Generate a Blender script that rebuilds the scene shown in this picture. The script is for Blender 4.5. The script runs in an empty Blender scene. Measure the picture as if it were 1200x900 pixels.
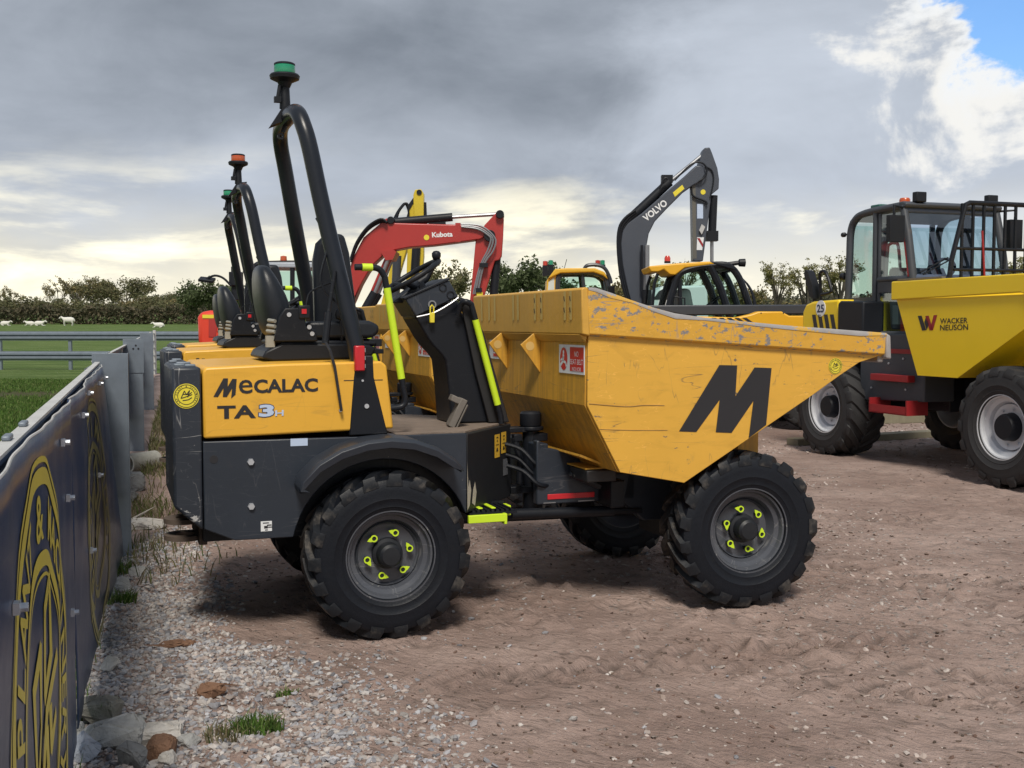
import bpy, bmesh, math, random
import numpy as np
from mathutils import Vector, Matrix, Euler
random.seed(7)
R_ = math.radians
sc = bpy.context.scene
COL = sc.collection

# ------------------------------------------------------------------ camera, sky, sun, exposure
FPX, HZ, EYE = 1300.0, 380.0, 1.58
PITCH = math.atan((450 - HZ) / FPX)
cam_d = bpy.data.cameras.new('camera')
cam_d.sensor_width = 36; cam_d.lens = 36 * FPX / 1200
cam_d.clip_start = 0.05; cam_d.clip_end = 6000
cam = bpy.data.objects.new('camera', cam_d); COL.objects.link(cam)
cam.location = (0, 0, EYE); cam.rotation_euler = (math.pi / 2 - PITCH, 0, 0)
sc.camera = cam
sc.view_settings.view_transform = 'Standard'; sc.view_settings.look = 'None'
sc.view_settings.exposure = 0.55; sc.view_settings.gamma = 1.0

SUN_EL, SUN_AZ = R_(52), R_(178)      # azimuth clockwise from +Y (the view direction): high behind the viewer
sun_dir = Vector((math.sin(SUN_AZ) * math.cos(SUN_EL), math.cos(SUN_AZ) * math.cos(SUN_EL), math.sin(SUN_EL)))
sl = bpy.data.lights.new('sun', 'SUN'); sl.energy = 2.3; sl.angle = R_(15); sl.color = (1.0, 0.93, 0.82)
so = bpy.data.objects.new('sun', sl); COL.objects.link(so)
so.rotation_euler = sun_dir.to_track_quat('Z', 'Y').to_euler(); so.location = (0, -10, 30)

world = bpy.data.worlds.new('World'); sc.world = world; world.use_nodes = True

class NT:
    """tiny node-tree writer"""
    def __init__(s, tree):
        s.t = tree; s.n = tree.nodes; s.l = tree.links
    def new(s, typ, **kw):
        n = s.n.new(typ)
        for k, v in kw.items(): setattr(n, k, v)
        return n
    def put(s, sock, v):
        if hasattr(v, 'is_output') or isinstance(v, bpy.types.NodeSocket): s.l.new(v, sock)
        elif v is not None:
            if hasattr(sock.default_value, '__len__') and not hasattr(v, '__len__'): v = (v,) * len(sock.default_value)
            if hasattr(v, '__len__') and len(sock.default_value) == 4 and len(v) == 3: v = (*v, 1)
            sock.default_value = v
    def math(s, op, a, b=None, c=None, clamp=False):
        n = s.new('ShaderNodeMath', operation=op); n.use_clamp = clamp
        for i, v in enumerate((a, b, c)):
            if v is not None: s.put(n.inputs[i], v)
        return n.outputs[0]
    def vmath(s, op, a, b=None):
        n = s.new('ShaderNodeVectorMath', operation=op)
        s.put(n.inputs[0], a)
        if b is not None: s.put(n.inputs[1], b)
        return n.outputs['Value'] if op in ('DOT_PRODUCT', 'LENGTH', 'DISTANCE') else n.outputs[0]
    def noise(s, vec, scale=5, detail=4, rough=.55, dist=0, out=0):
        n = s.new('ShaderNodeTexNoise'); s.put(n.inputs['Vector'], vec)
        n.inputs['Scale'].default_value = scale; n.inputs['Detail'].default_value = detail
        n.inputs['Roughness'].default_value = rough; n.inputs['Distortion'].default_value = dist
        return n.outputs[out]
    def vor(s, vec, scale=5, feature='F1', out='Distance', rnd=1):
        n = s.new('ShaderNodeTexVoronoi', feature=feature); s.put(n.inputs['Vector'], vec)
        n.inputs['Scale'].default_value = scale; n.inputs['Randomness'].default_value = rnd
        return n.outputs[out]
    def ramp(s, fac, lo, hi):
        n = s.new('ShaderNodeMapRange', interpolation_type='SMOOTHSTEP'); s.put(n.inputs[0], fac)
        s.put(n.inputs[1], lo); s.put(n.inputs[2], hi)
        return n.outputs[0]
    def mix(s, fac, a, b):
        n = s.new('ShaderNodeMix', data_type='RGBA'); s.put(n.inputs[0], fac); s.put(n.inputs[6], a); s.put(n.inputs[7], b)
        return n.outputs[2]
    def scale(s, vec, v, loc=(0, 0, 0)):
        n = s.new('ShaderNodeMapping'); s.put(n.inputs[0], vec); n.inputs['Scale'].default_value = v; n.inputs['Location'].default_value = loc
        return n.outputs[0]

def sky():
    T = NT(world.node_tree); T.n.clear()
    out = T.new('ShaderNodeOutputWorld'); bg = T.new('ShaderNodeBackground'); bg.inputs[1].default_value = 0.1
    T.l.new(bg.outputs[0], out.inputs[0])
    nis = T.new('ShaderNodeTexSky', sky_type='NISHITA'); nis.sun_disc = False
    nis.sun_elevation = SUN_EL; nis.sun_rotation = SUN_AZ; nis.altitude = 50; nis.air_density = 1.2; nis.dust_density = 1.5
    d = T.new('ShaderNodeTexCoord').outputs['Generated']
    sx = T.new('ShaderNodeSeparateXYZ'); T.l.new(d, sx.inputs[0]); x, y, z = sx.outputs
    zz = T.math('MAXIMUM', z, 0.0)
    k = T.math('DIVIDE', 1.0, T.math('ADD', zz, 0.16))
    cb = T.new('ShaderNodeCombineXYZ')
    T.put(cb.inputs[0], T.math('MULTIPLY', x, k)); T.put(cb.inputs[1], T.math('MULTIPLY', y, k))
    P = cb.outputs[0]
    big = T.noise(T.scale(P, (1, 1, 1), (3.1, .7, 0)), 0.75, 6, .52, .4)
    med = T.noise(T.scale(d, (1, 1, 1.9), (1.3, 4.2, 2)), 5.2, 8, .58, .35)
    strk = T.noise(T.scale(d, (1, 1, 4.6), (.3, 8.2, .42)), 5.2, 8, .58, .25)
    def toward(u, v):
        w = Vector(((u - 600) / FPX, 1.0, (HZ - v) / FPX)).normalized()
        return T.vmath('DOT_PRODUCT', d, tuple(w))
    # grey overcast deck: darker overhead, paler and more broken towards the horizon and the right
    low = T.math('SUBTRACT', 1.0, T.ramp(zz, .02, .30))
    right = T.ramp(T.math('ADD', toward(1060, 230), T.math('MULTIPLY', T.math('SUBTRACT', med, .5), .05)), .955, .985)
    tone = T.math('ADD', T.math('MULTIPLY', T.math('SUBTRACT', big, .5), 1.1), T.math('MULTIPLY', T.math('SUBTRACT', med, .5), .85))
    f = T.math('ADD', T.math('ADD', T.math('MULTIPLY', low, .40), .20), tone)
    f = T.math('ADD', f, T.math('MULTIPLY', right, .34), clamp=True)
    deck = T.mix(f, (.150, .172, .206), (.43, .47, .535))
    # warm bright breaks low over the horizon
    m = T.math('MULTIPLY', T.math('SUBTRACT', 1.0, T.ramp(zz, .06, .165)), 1.0)
    leftness = T.math('MAXIMUM', T.ramp(toward(60, 280), .90, .995), T.math('MULTIPLY', T.ramp(toward(560, 330), .975, .999), .75))
    leftness = T.math('ADD', T.math('MULTIPLY', leftness, .10), 0.0)
    thr = T.math('SUBTRACT', .60, leftness)
    br = T.ramp(T.math('SUBTRACT', strk, thr), -.07, .19)
    br = T.math('MULTIPLY', br, m)
    glow = T.math('MULTIPLY', T.math('SUBTRACT', 1.0, T.ramp(T.math('ADD', zz, T.math('MULTIPLY', T.math('SUBTRACT', med, .5), .09)), .0, .13)), .72)
    deck = T.mix(glow, deck, (.84, .77, .57))
    deck = T.mix(br, deck, (1.05, .97, .72))
    # one torn hole high on the right with a sunlit rim
    hn = T.math('ADD', toward(1213, -10), T.math('MULTIPLY', T.math('SUBTRACT', med, .5), .022))
    hn = T.math('ADD', hn, T.math('MULTIPLY', T.math('SUBTRACT', T.noise(d, 16, 6, .6), .5), .006))
    sunlit = T.math('MULTIPLY', T.ramp(T.math('ADD', toward(1160, 84), T.math('ADD', T.math('MULTIPLY', T.math('SUBTRACT', med, .5), .035), T.math('MULTIPLY', T.math('SUBTRACT', T.noise(d, 13, 7, .62), .5), .014))), .9965, 1.0004), .9)
    deck = T.mix(sunlit, deck, (.66, .65, .62))
    rim = T.ramp(hn, .9952, .9972)
    deck = T.mix(T.math('MULTIPLY', rim, .7), deck, (.62, .64, .66))
    cl = T.vmath('SCALE', deck); cl_n = cl.node; cl_n.inputs['Scale'].default_value = 10.0
    blue = T.vmath('MULTIPLY', nis.outputs[0], (.62, .92, 1.30))
    hole = T.math('MULTIPLY', T.ramp(hn, .9968, .9982), .96)
    T.put(bg.inputs[0], T.mix(hole, cl, blue))
sky()

# ------------------------------------------------------------------ materials
MATS = {}
def mat(name, col, rough=.5, metal=0.0, var=.12, vs=3.0, bump=0.0, bs=60.0, dirt=0.0, dirtcol=(.17, .125, .09), ds=2.2,
        chip=0.0, chipcol=(.25, .26, .30), cs=9.0, cstretch=(1, 1, 1), streak=0.0, emit=None, spec=.5, coat=0.0, grime=0.0, scratch=0.0, scol=(.12, .10, .09), dent=0.0):
    if name in MATS: return MATS[name]
    m = bpy.data.materials.new(name); m.use_nodes = True; MATS[name] = m
    T = NT(m.node_tree); b = T.n['Principled BSDF']
    o = T.new('ShaderNodeTexCoord').outputs['Object']
    c = T.mix(T.noise(o, vs, 5, .6), tuple(q * (1 - var) for q in col), tuple(min(1, q * (1 + var)) for q in col))
    r = T.math('ADD', rough - .08, T.math('MULTIPLY', T.noise(o, vs * 3, 4, .6), .16))
    if streak:
        s = T.noise(T.scale(o, (14, 14, .8)), 1.6, 5, .6)
        c = T.mix(T.math('MULTIPLY', T.ramp(s, .42, .64), streak), c, tuple(q * .45 + dq * .4 for q, dq in zip(col, dirtcol)))
    if grime:
        s = T.noise(T.scale(o, (2.2, 2.2, 7)), 1.5, 7, .65, 1.2)
        c = T.mix(T.math('MULTIPLY', T.ramp(s, .48, .75), grime), c, tuple(q * .72 for q in col))
    if dirt:
        dn = T.noise(o, ds, 8, .68)
        df = T.math('MULTIPLY', T.ramp(dn, .64 - .3 * dirt, .80 - .15 * dirt), min(1, .5 + dirt * .5))
        c = T.mix(df, c, dirtcol); r = T.math('ADD', r, T.math('MULTIPLY', df, .3))
    if chip:
        cn = T.noise(T.scale(o, cstretch), cs, 9, .72)
        big = T.noise(o, 1.7, 2, .5)
        lim = T.math('SUBTRACT', .715 - chip * .27, T.math('MULTIPLY', T.math('SUBTRACT', big, .5), .35))
        cf = T.ramp(T.math('SUBTRACT', cn, lim), 0, .03)
        c = T.mix(cf, c, chipcol)
    if scratch:
        for k, (st, sc_) in enumerate((((.6, .6, 7), 1.6), ((2.2, 2.2, 9), 2.3), ((5, 5, 1.2), 1.4))):
            q = T.noise(T.scale(o, st, (k * 3.1, k, .7)), sc_, 3, .45, .35)
            ln = T.math('SUBTRACT', 1.0, T.ramp(T.math('ABSOLUTE', T.math('SUBTRACT', q, .5)), .0, .0085))
            ln = T.math('MULTIPLY', ln, T.ramp(T.noise(T.scale(o, (1, 1, 1), (k, 2 * k, 0)), 3.2, 4, .6), .50, .60))
            c = T.mix(T.math('MULTIPLY', ln, scratch * (1.0, .7, .6)[k]), c, scol if k != 1 else tuple(min(1, v * 1.25 + .05) for v in col))
    T.put(b.inputs['Base Color'], c); T.put(b.inputs['Roughness'], r)
    b.inputs['Metallic'].default_value = metal; b.inputs['Specular IOR Level'].default_value = spec
    b.inputs['Coat Weight'].default_value = coat; b.inputs['Coat Roughness'].default_value = .25
    if bump:
        bn = T.new('ShaderNodeBump'); bn.inputs['Strength'].default_value = bump; bn.inputs['Distance'].default_value = .01
        hh = T.noise(o, bs, 5, .65)
        if dent: hh = T.math('ADD', hh, T.math('MULTIPLY', T.noise(o, 2.6, 2, .4), dent))
        T.put(bn.inputs['Height'], hh); T.l.new(bn.outputs[0], b.inputs['Normal'])
    if emit:
        b.inputs['Emission Color'].default_value = (*emit[:3], 1); b.inputs['Emission Strength'].default_value = emit[3]
    return m
def glass(name, tint, refl=.22):
    m = bpy.data.materials.new(name); m.use_nodes = True; MATS[name] = m
    T = NT(m.node_tree); T.n.remove(T.n['Principled BSDF']); out = T.n['Material Output']
    tr = T.new('ShaderNodeBsdfTransparent'); tr.inputs[0].default_value = (*tint, 1)
    gl = T.new('ShaderNodeBsdfGlossy'); gl.inputs['Roughness'].default_value = .03; gl.inputs[0].default_value = (.85, .9, .95, 1)
    mx = T.new('ShaderNodeMixShader'); fr = T.new('ShaderNodeLayerWeight'); fr.inputs[0].default_value = refl
    T.l.new(fr.outputs['Facing'], mx.inputs[0]); T.l.new(tr.outputs[0], mx.inputs[1]); T.l.new(gl.outputs[0], mx.inputs[2])
    T.l.new(mx.outputs[0], out.inputs[0])
    return m

YEL = mat('mustard_paint', (.78, .42, .045), .40, var=.05, scratch=.35, scol=(.45,.25,.05), dent=1.2, grime=.35, dirt=.07, ds=3, bump=.03, bs=9)
SKIP = mat('worn_mustard_paint', (.72, .40, .055), .46, var=.09, scratch=.8, scol=(.16, .11, .07), dent=5, grime=.55, dirt=.2, ds=5.5, dirtcol=(.42, .25, .07), chip=.28, chipcol=(.15, .12, .10), cs=15, cstretch=(1, 1, 1.8), bump=.12, bs=7)
SKIPB = mat('streaked_mustard_paint', (.66, .35, .042), .5, scratch=.5, dent=4, var=.08, streak=.7, grime=.5, dirt=.15, ds=4, dirtcol=(.30, .17, .06), chip=.05, bump=.06, bs=5)
RIM = mat('scraped_skip_rim', (.74, .41, .055), .5, var=.1, scratch=1.0, scol=(.30, .27, .27), grime=.5, dirt=.3, ds=9, dirtcol=(.46, .33, .16), chip=.60, chipcol=(.24, .235, .245), cs=24, cstretch=(.7, .7, 1.1), bump=.2, bs=14, dent=4)
LIP = mat('bare_worn_lip', (.36, .34, .33), .55, var=.3, vs=9, chip=.34, chipcol=(.55, .36, .09), cs=6, bump=.2, bs=20)
DARK = mat('anthracite_paint', (.023, .030, .043), .40, var=.2, dirt=.14, ds=3.5, dirtcol=(.060, .055, .052), scratch=.35, scol=(.14, .14, .15), chip=.12, chipcol=(.40, .38, .34), cs=22, dent=2, bump=.04, bs=40)
DARKW = mat('chipped_anthracite_paint', (.024, .030, .042), .45, var=.2, dirt=.15, dirtcol=(.07, .065, .06), scratch=1.0, scol=(.34, .34, .34), chip=.25, chipcol=(.42, .42, .42), cs=14, cstretch=(1.2, 1.2, 2), bump=.05, bs=30)
BLK = mat('black_steel', (.010, .012, .017), .42, var=.35, spec=.3, dirt=.14, ds=6, dirtcol=(.035, .030, .027), scratch=.4, scol=(.10, .10, .10), bump=.06, bs=60)
ROPS = mat('weathered_black_tube', (.012, .015, .022), .32, var=.3, chip=.22, chipcol=(.10, .05, .035), cs=4, cstretch=(1, 1, .35), spec=.38, dirt=.14, ds=4, dirtcol=(.12, .065, .04), bump=.04, bs=60)
CHIPB = mat('chipped_black_plate', (.018, .018, .020), .5, chip=.12, chipcol=(.35, .33, .30), cs=14, dirt=.25, dirtcol=(.06, .045, .035))
PLA = mat('black_plastic', (.012, .014, .019), .45, var=.2, spec=.3, dirt=.10, ds=7, dirtcol=(.04, .036, .033), bump=.08, bs=120)
FEND = mat('fender_plastic', (.026, .032, .044), .40, var=.15, dirt=.1, ds=5, dirtcol=(.12, .11, .10), bump=.05, bs=90)
VINYL = mat('black_vinyl', (.014, .017, .023), .36, var=.2, spec=.35, bump=.10, bs=90, dirt=.03)
RUB = mat('tyre_rubber', (.006, .008, .013), .52, var=.4, vs=12, dirt=.16, ds=9, dirtcol=(.030, .027, .025), bump=.2, bs=60, spec=.3)
LUG = mat('muddy_tread_rubber', (.008, .010, .014), .50, var=.4, vs=16, dirt=.46, ds=6, dirtcol=(.16, .14, .12), bump=.15, bs=50, spec=.4)
RUBG = mat('grey_tyre_rubber', (.024, .024, .026), .72, var=.3, vs=12, dirt=.12, ds=7, dirtcol=(.12, .11, .10), bump=.12, bs=60)
RIMD = mat('grey_rim_paint', (.070, .076, .092), .32, var=.2, dirt=.18, ds=8, dirtcol=(.12, .11, .10), chip=.2, chipcol=(.4, .4, .38), cs=20, scratch=.5, scol=(.3, .3, .3), coat=.25)
DISC = mat('black_wheel_disc', (.010, .012, .016), .5, var=.3, dirt=.05)
SILV = mat('silver_rim_paint', (.66, .68, .72), .34, metal=.1, var=.08, dirt=.03)
FLUO = mat('fluorescent_yellow', (.60, .82, .03), .45, var=.06, dirt=.2, ds=12, dirtcol=(.25, .28, .08))
MUDF = mat('muddy_floor_plate', (.20, .155, .125), .8, var=.35, vs=10, bump=.5, bs=45)
MUDP = mat('dusty_pedal', (.15, .135, .12), .7, var=.3, vs=12)
WHITE = mat('white_vinyl', (.78, .80, .82), .5, var=.03)
STW = mat('pale_blue_sticker', (.50, .60, .78), .4, var=.04)
RED = mat('red_sticker', (.62, .03, .035), .4, var=.06)
REDL = mat('red_lamp', (.55, .02, .03), .3, var=.06)
STY = mat('yellow_sticker', (.78, .66, .05), .45, var=.06)
HAZ = mat('amber_hazard_label', (.72, .46, .05), .5, var=.1, chip=.08, chipcol=(.1, .08, .05))
FADE = mat('faded_strip', (.60, .44, .14), .6, var=.1, chip=.14, chipcol=(.66, .375, .05), cs=14)
INK = mat('charcoal_lettering', (.022, .022, .026), .45, var=.1)
INKN = mat('navy_lettering', (.03, .045, .11), .45, var=.1)
GREENL = mat('green_lens', (.02, .30, .16), .18, var=.12, coat=.5)
ORANGEL = mat('orange_lens', (.55, .10, .03), .2, var=.12, coat=.5)
REDLENS = mat('red_lens', (.55, .05, .03), .2, var=.12, coat=.5)
STEEL = mat('bright_steel', (.35, .36, .38), .4, metal=.8, var=.1)
BOLT = mat('zinc_bolt', (.62, .65, .70), .35, metal=.6, var=.1)
RUST = mat('rusty_iron', (.10, .075, .06), .8, var=.3, vs=10, bump=.2)
WYEL = mat('lemon_machine_paint', (.86, .60, .012), .36, var=.05, dirt=.03, ds=3, dirtcol=(.4, .3, .08), coat=.15, bump=.03, bs=6)
WYELU = WYEL
WGREY = mat('slate_machine_paint', (.055, .062, .075), .45, var=.12, dirt=.06)
WRED = mat('red_machine_paint', (.30, .018, .022), .42, var=.08)
KRED = mat('tomato_red_paint', (.40, .034, .030), .38, var=.10, dirt=.04, coat=.15)
KORG = mat('bright_red_shell', (.70, .055, .025), .35, var=.08, coat=.2)
VGREY = mat('blue_grey_machine_paint', (.060, .070, .092), .42, var=.12, dirt=.05, coat=.1)
VYEL = mat('amber_machine_paint', (.72, .42, .035), .42, var=.06)
JYEL = mat('orange_yellow_machine_paint', (.76, .40, .02), .40, var=.05)
BYEL = mat('old_yellow_machine_paint', (.62, .47, .03), .45, var=.12, dirt=.12)
JBLU = mat('dark_boom_paint', (.040, .046, .060), .38, var=.1)
GLS = glass('tinted_cab_glass', (.70, .85, .83), .25)
GLB = glass('blue_windscreen_glass', (.55, .68, .86), .30)
SEATG = mat('grey_cab_interior', (.16, .17, .17), .7, var=.15)
GALV = mat('galvanised_steel', (.19, .225, .27), .48, metal=.25, var=.28, vs=6, dirt=.14, ds=3, dirtcol=(.10, .12, .10), bump=.06, bs=50)
GALVL = mat('pale_galvanised_edge', (.52, .52, .51), .55, var=.25, vs=5, dirt=.2, ds=4, dirtcol=(.2, .2, .18))
NAVY = mat('navy_banner_sheet', (.020, .050, .130), .32, var=.25, vs=2.5, dirt=.22, ds=5, dirtcol=(.075, .08, .10), streak=.25, scratch=.4, scol=(.16, .17, .22), bump=.35, bs=3, dent=1)
BYLG = mat('grazing_dulled_print', (.40, .36, .14), .45, var=.15, chip=.2, chipcol=(.05, .06, .12), cs=18)  # grazing-angle look of the far banner put into a duller print colour
BYL = mat('banner_yellow_print', (.72, .60, .09), .45, var=.15, chip=.10, chipcol=(.03, .04, .09), cs=18)
WOOD = mat('weathered_timber', (.21, .19, .13), .8, var=.25, vs=7, streak=.3, bump=.3)
BLUEP = mat('blue_plastic', (.06, .20, .42), .5)
VANW = mat('white_van_paint', (.72, .73, .73), .35, var=.03)

# ------------------------------------------------------------------ mesh builder
class MB:
    def __init__(s): s.v = []; s.f = []; s.m = [Matrix()]
    def push(s, M): s.m.append(s.m[-1] @ M); return s
    def pop(s): s.m.pop(); return s
    def add(s, vs, fs):
        o = len(s.v); M = s.m[-1]
        s.v += [tuple(M @ Vector(p)) for p in vs]; s.f += [tuple(o + i for i in f) for f in fs]; return s
    def box(s, x0, x1, y0, y1, z0, z1):
        return s.add([(x, y, z) for x in (x0, x1) for y in (y0, y1) for z in (z0, z1)],
                     [(0, 1, 3, 2), (4, 6, 7, 5), (0, 4, 5, 1), (2, 3, 7, 6), (0, 2, 6, 4), (1, 5, 7, 3)])
    def cbox(s, c, sz, rot=(0, 0, 0)):
        s.push(Matrix.Translation(c) @ Euler(rot).to_matrix().to_4x4())
        s.box(-sz[0] / 2, sz[0] / 2, -sz[1] / 2, sz[1] / 2, -sz[2] / 2, sz[2] / 2); return s.pop()
    def prism(s, pts, y0, y1, plane='xz'):
        n = len(pts)
        def P(a, b, h): return {'xz': (a, h, b), 'xy': (a, b, h), 'yz': (h, a, b)}[plane]
        vs = [P(a, b, y0) for a, b in pts] + [P(a, b, y1) for a, b in pts]
        fs = [tuple(range(n)), tuple(range(2 * n - 1, n - 1, -1))] + [(i, i + n, (i + 1) % n + n, (i + 1) % n) for i in range(n)]
        return s.add(vs, fs)
    def loft(s, A, B):
        n = len(A)
        return s.add(list(A) + list(B), [tuple(range(n)), tuple(range(2 * n - 1, n - 1, -1))] + [(i, i + n, (i + 1) % n + n, (i + 1) % n) for i in range(n)])
    def plate(s, quad, th):
        """a polygon in space given thickness th along its normal"""
        q = [Vector(p) for p in quad]; n = (q[1] - q[0]).cross(q[2] - q[1]).normalized() * th
        return s.loft(q, [p + n for p in q])
    def tube(s, pts, r, n=10, caps=True):
        P = [Vector(p) for p in pts]; rs = r if isinstance(r, (list, tuple)) else [r] * len(P)
        d0 = (P[1] - P[0]).normalized(); up = Vector((0, 0, 1)) if abs(d0.z) < .9 else Vector((1, 0, 0))
        a = d0.cross(up).normalized(); vs = []
        for i, p in enumerate(P):
            if i == 0: d = d0
            elif i == len(P) - 1: d = (P[i] - P[i - 1]).normalized()
            else: d = ((P[i] - P[i - 1]).normalized() + (P[i + 1] - P[i]).normalized()).normalized()
            a = (a - d * a.dot(d)).normalized(); b = d.cross(a)
            vs += [p + (a * math.cos(t) + b * math.sin(t)) * rs[i] for t in [2 * math.pi * k / n for k in range(n)]]
        fs = [(i * n + k, i * n + (k + 1) % n, (i + 1) * n + (k + 1) % n, (i + 1) * n + k) for i in range(len(P) - 1) for k in range(n)]
        if caps: fs += [tuple(range(n - 1, -1, -1)), tuple(range((len(P) - 1) * n, len(P) * n))]
        return s.add(vs, fs)
    def lathe(s, prof, n=32, axis='y', c=(0, 0, 0), closed=False):
        vs = []
        for r, h in prof:
            for k in range(n):
                t = 2 * math.pi * k / n; a, b = r * math.cos(t), r * math.sin(t)
                vs.append({'y': (c[0] + a, c[1] + h, c[2] + b), 'z': (c[0] + a, c[1] + b, c[2] + h), 'x': (c[0] + h, c[1] + a, c[2] + b)}[axis])
        m = len(prof); fs = []
        for i in range(m if closed else m - 1):
            j = (i + 1) % m
            fs += [(i * n + k, i * n + (k + 1) % n, j * n + (k + 1) % n, j * n + k) for k in range(n)]
        if not closed:
            if prof[0][0] > 1e-4: fs.append(tuple(range(n)))
            if prof[-1][0] > 1e-4: fs.append(tuple(range((m - 1) * n, m * n)))
        return s.add(vs, fs)
    def build(s, name, material, parent=None, bevel=0.0, smooth=35, loc=None, seg=2):
        me = bpy.data.meshes.new(name); me.from_pydata(s.v, [], s.f); me.update()
        bm = bmesh.new(); bm.from_mesh(me); bmesh.ops.recalc_face_normals(bm, faces=bm.faces); bm.to_mesh(me); bm.free()
        me.materials.append(material)
        if smooth:
            me.shade_smooth(); me.set_sharp_from_angle(angle=R_(smooth))
        o = bpy.data.objects.new(name, me); COL.objects.link(o)
        if parent: o.parent = parent
        if loc: o.location = loc
        if bevel:
            b = o.modifiers.new('bevel', 'BEVEL'); b.width = bevel; b.segments = seg; b.limit_method = 'ANGLE'; b.angle_limit = R_(38); b.harden_normals = False
        return o
def tag(o, label=None, cat=None, group=None, kind=None):
    if label: o['label'] = label
    if cat: o['category'] = cat
    if group: o['group'] = group
    if kind: o['kind'] = kind
    return o
def empty(name, loc, rz=0.0):
    o = bpy.data.objects.new(name, None); COL.objects.link(o); o.location = loc; o.rotation_euler = (0, 0, rz)
    o.empty_display_size = .2; return o
def copy_tree(o, parent=None):
    c = o.copy(); COL.objects.link(c); c.parent = parent
    for ch in o.children: copy_tree(ch, c)
    return c
def arc(cx, cy, r, a0, a1, n=12): return [(cx + r * math.cos(R_(a0 + (a1 - a0) * i / n)), cy + r * math.sin(R_(a0 + (a1 - a0) * i / n))) for i in range(n + 1)]
def smoothpath(pts, k=5):
    """Catmull-Rom through points"""
    P = [Vector(p) for p in pts]; out = []
    for i in range(len(P) - 1):
        p0 = P[max(i - 1, 0)]; p1 = P[i]; p2 = P[i + 1]; p3 = P[min(i + 2, len(P) - 1)]
        for j in range(k):
            t = j / k
            out.append(.5 * ((2 * p1) + (p2 - p0) * t + (2 * p0 - 5 * p1 + 4 * p2 - p3) * t * t + (3 * p1 - p0 - 3 * p2 + p3) * t ** 3))
    out.append(P[-1]); return out
_tx = {}
def text_geo(body, bold=0.0):
    key = (body, bold)
    if key in _tx: return _tx[key]
    cu = bpy.data.curves.new('lettering', 'FONT'); cu.body = body; cu.size = 1; cu.offset = bold; cu.resolution_u = 3
    ob = bpy.data.objects.new('lettering', cu); COL.objects.link(ob)
    dg = bpy.context.evaluated_depsgraph_get(); me = ob.evaluated_get(dg).to_mesh()
    vs = [tuple(v.co) for v in me.vertices]; fs = [tuple(p.vertices) for p in me.polygons]
    ob.evaluated_get(dg).to_mesh_clear(); bpy.data.objects.remove(ob); bpy.data.curves.remove(cu)
    x0 = min(v[0] for v in vs); x1 = max(v[0] for v in vs); y0 = min(v[1] for v in vs); y1 = max(v[1] for v in vs)
    vs = [((v[0] - x0) / (x1 - x0), (v[1] - y0) / (y1 - y0)) for v in vs]
    _tx[key] = (vs, fs, (x1 - x0) / (y1 - y0)); return _tx[key]
def put_text(mb, body, o, ex, ey, bold=0.0, th=.0015):
    """text filling the parallelogram o, o+ex, o+ey; facing ex x ey"""
    vs, fs, _ = text_geo(body, bold); o, ex, ey = Vector(o), Vector(ex), Vector(ey)
    mb.add([tuple(o + ex * a + ey * b) for a, b in vs], fs)
def at(u, v, Y):
    """the point of the vertical plane y = Y that stands at (u, v) in the photograph"""
    sp, cp = math.sin(PITCH), math.cos(PITCH); a, b = (u - 600) / FPX, (450 - v) / FPX
    k = Y / (cp + b * sp); return Vector((a * k, Y, EYE + (b * cp - sp) * k))

MPX = [(445, 530), (580, 308), (640, 309), (634, 412), (698, 316), (755, 318), (737, 508), (678, 553), (694, 428), (621, 535), (568, 533), (581, 424), (503, 532)]
# ------------------------------------------------------------------ wheels
def tyre_mb(R, w, rr, nl, lugh=.028, ang=.42, seg=64):
    """body of a tractor-tread tyre and its lugs; axle along Y, outer side -Y"""
    H = R - rr; b = R - lugh
    pr = [(rr, -.36), (rr + .03 * H, -.43), (rr + .12 * H, -.46), (rr + .16 * H, -.468), (rr + .175 * H, -.478), (rr + .20 * H, -.474), (rr + .35 * H, -.50), (rr + .37 * H, -.508), (rr + .395 * H, -.503), (rr + .55 * H, -.505), (rr + .74 * H, -.485), (b - .05 * H, -.45), (b - .005, -.36), (b, -.2)]
    pr = pr + [(r, -h) for r, h in pr[::-1]]
    pr = [(r, h * w) for r, h in pr] + [(rr, .30 * w), (rr, -.30 * w)]
    t = MB(); t.lathe(pr, seg, 'y', closed=True)
    l = MB(); pitch = 2 * math.pi / nl
    cs = [(.03, b - .004, R - .001), (-.16, b - .004, R), (-.33, b - .006, R - .002), (-.455, b - .05 * H, R - .010), (-.492, rr + .80 * H, R - .032 * R / .42), (-.502, rr + .68 * H, rr + .73 * H)]
    for s in (1, -1):
        for k in range(nl):
            t0 = k * pitch + (0 if s == 1 else pitch / 2); vs = []
            jw, jr = 1 + .12 * math.sin(k * 12.9 + s), .0035 * math.sin(k * 7.7 + s * 2)
            for i, (y, r0, r1) in enumerate(cs):
                r1 = r1 + jr * (i < 4)
                th = t0 + ang * min(1, (.03 - y) / .50) * pitch * 2.2
                hw = pitch * (.17 + .07 * i / 5) * jw
                for r, q in ((r0, -hw * 1.35), (r1, -hw), (r1, hw), (r0, hw * 1.35)):
                    a = th + q; vs.append((r * math.cos(a), s * y * w * (1.012 if r == r1 else 1), r * math.sin(a)))
            n = len(cs); fs = [(i * 4 + j, i * 4 + j + 1, i * 4 + j + 5, i * 4 + j + 4) for i in range(n - 1) for j in range(3)]
            fs += [(0, 1, 2, 3), (n * 4 - 1, n * 4 - 2, n * 4 - 3, n * 4 - 4)]
            l.add(vs, fs)
    return t, l
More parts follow.
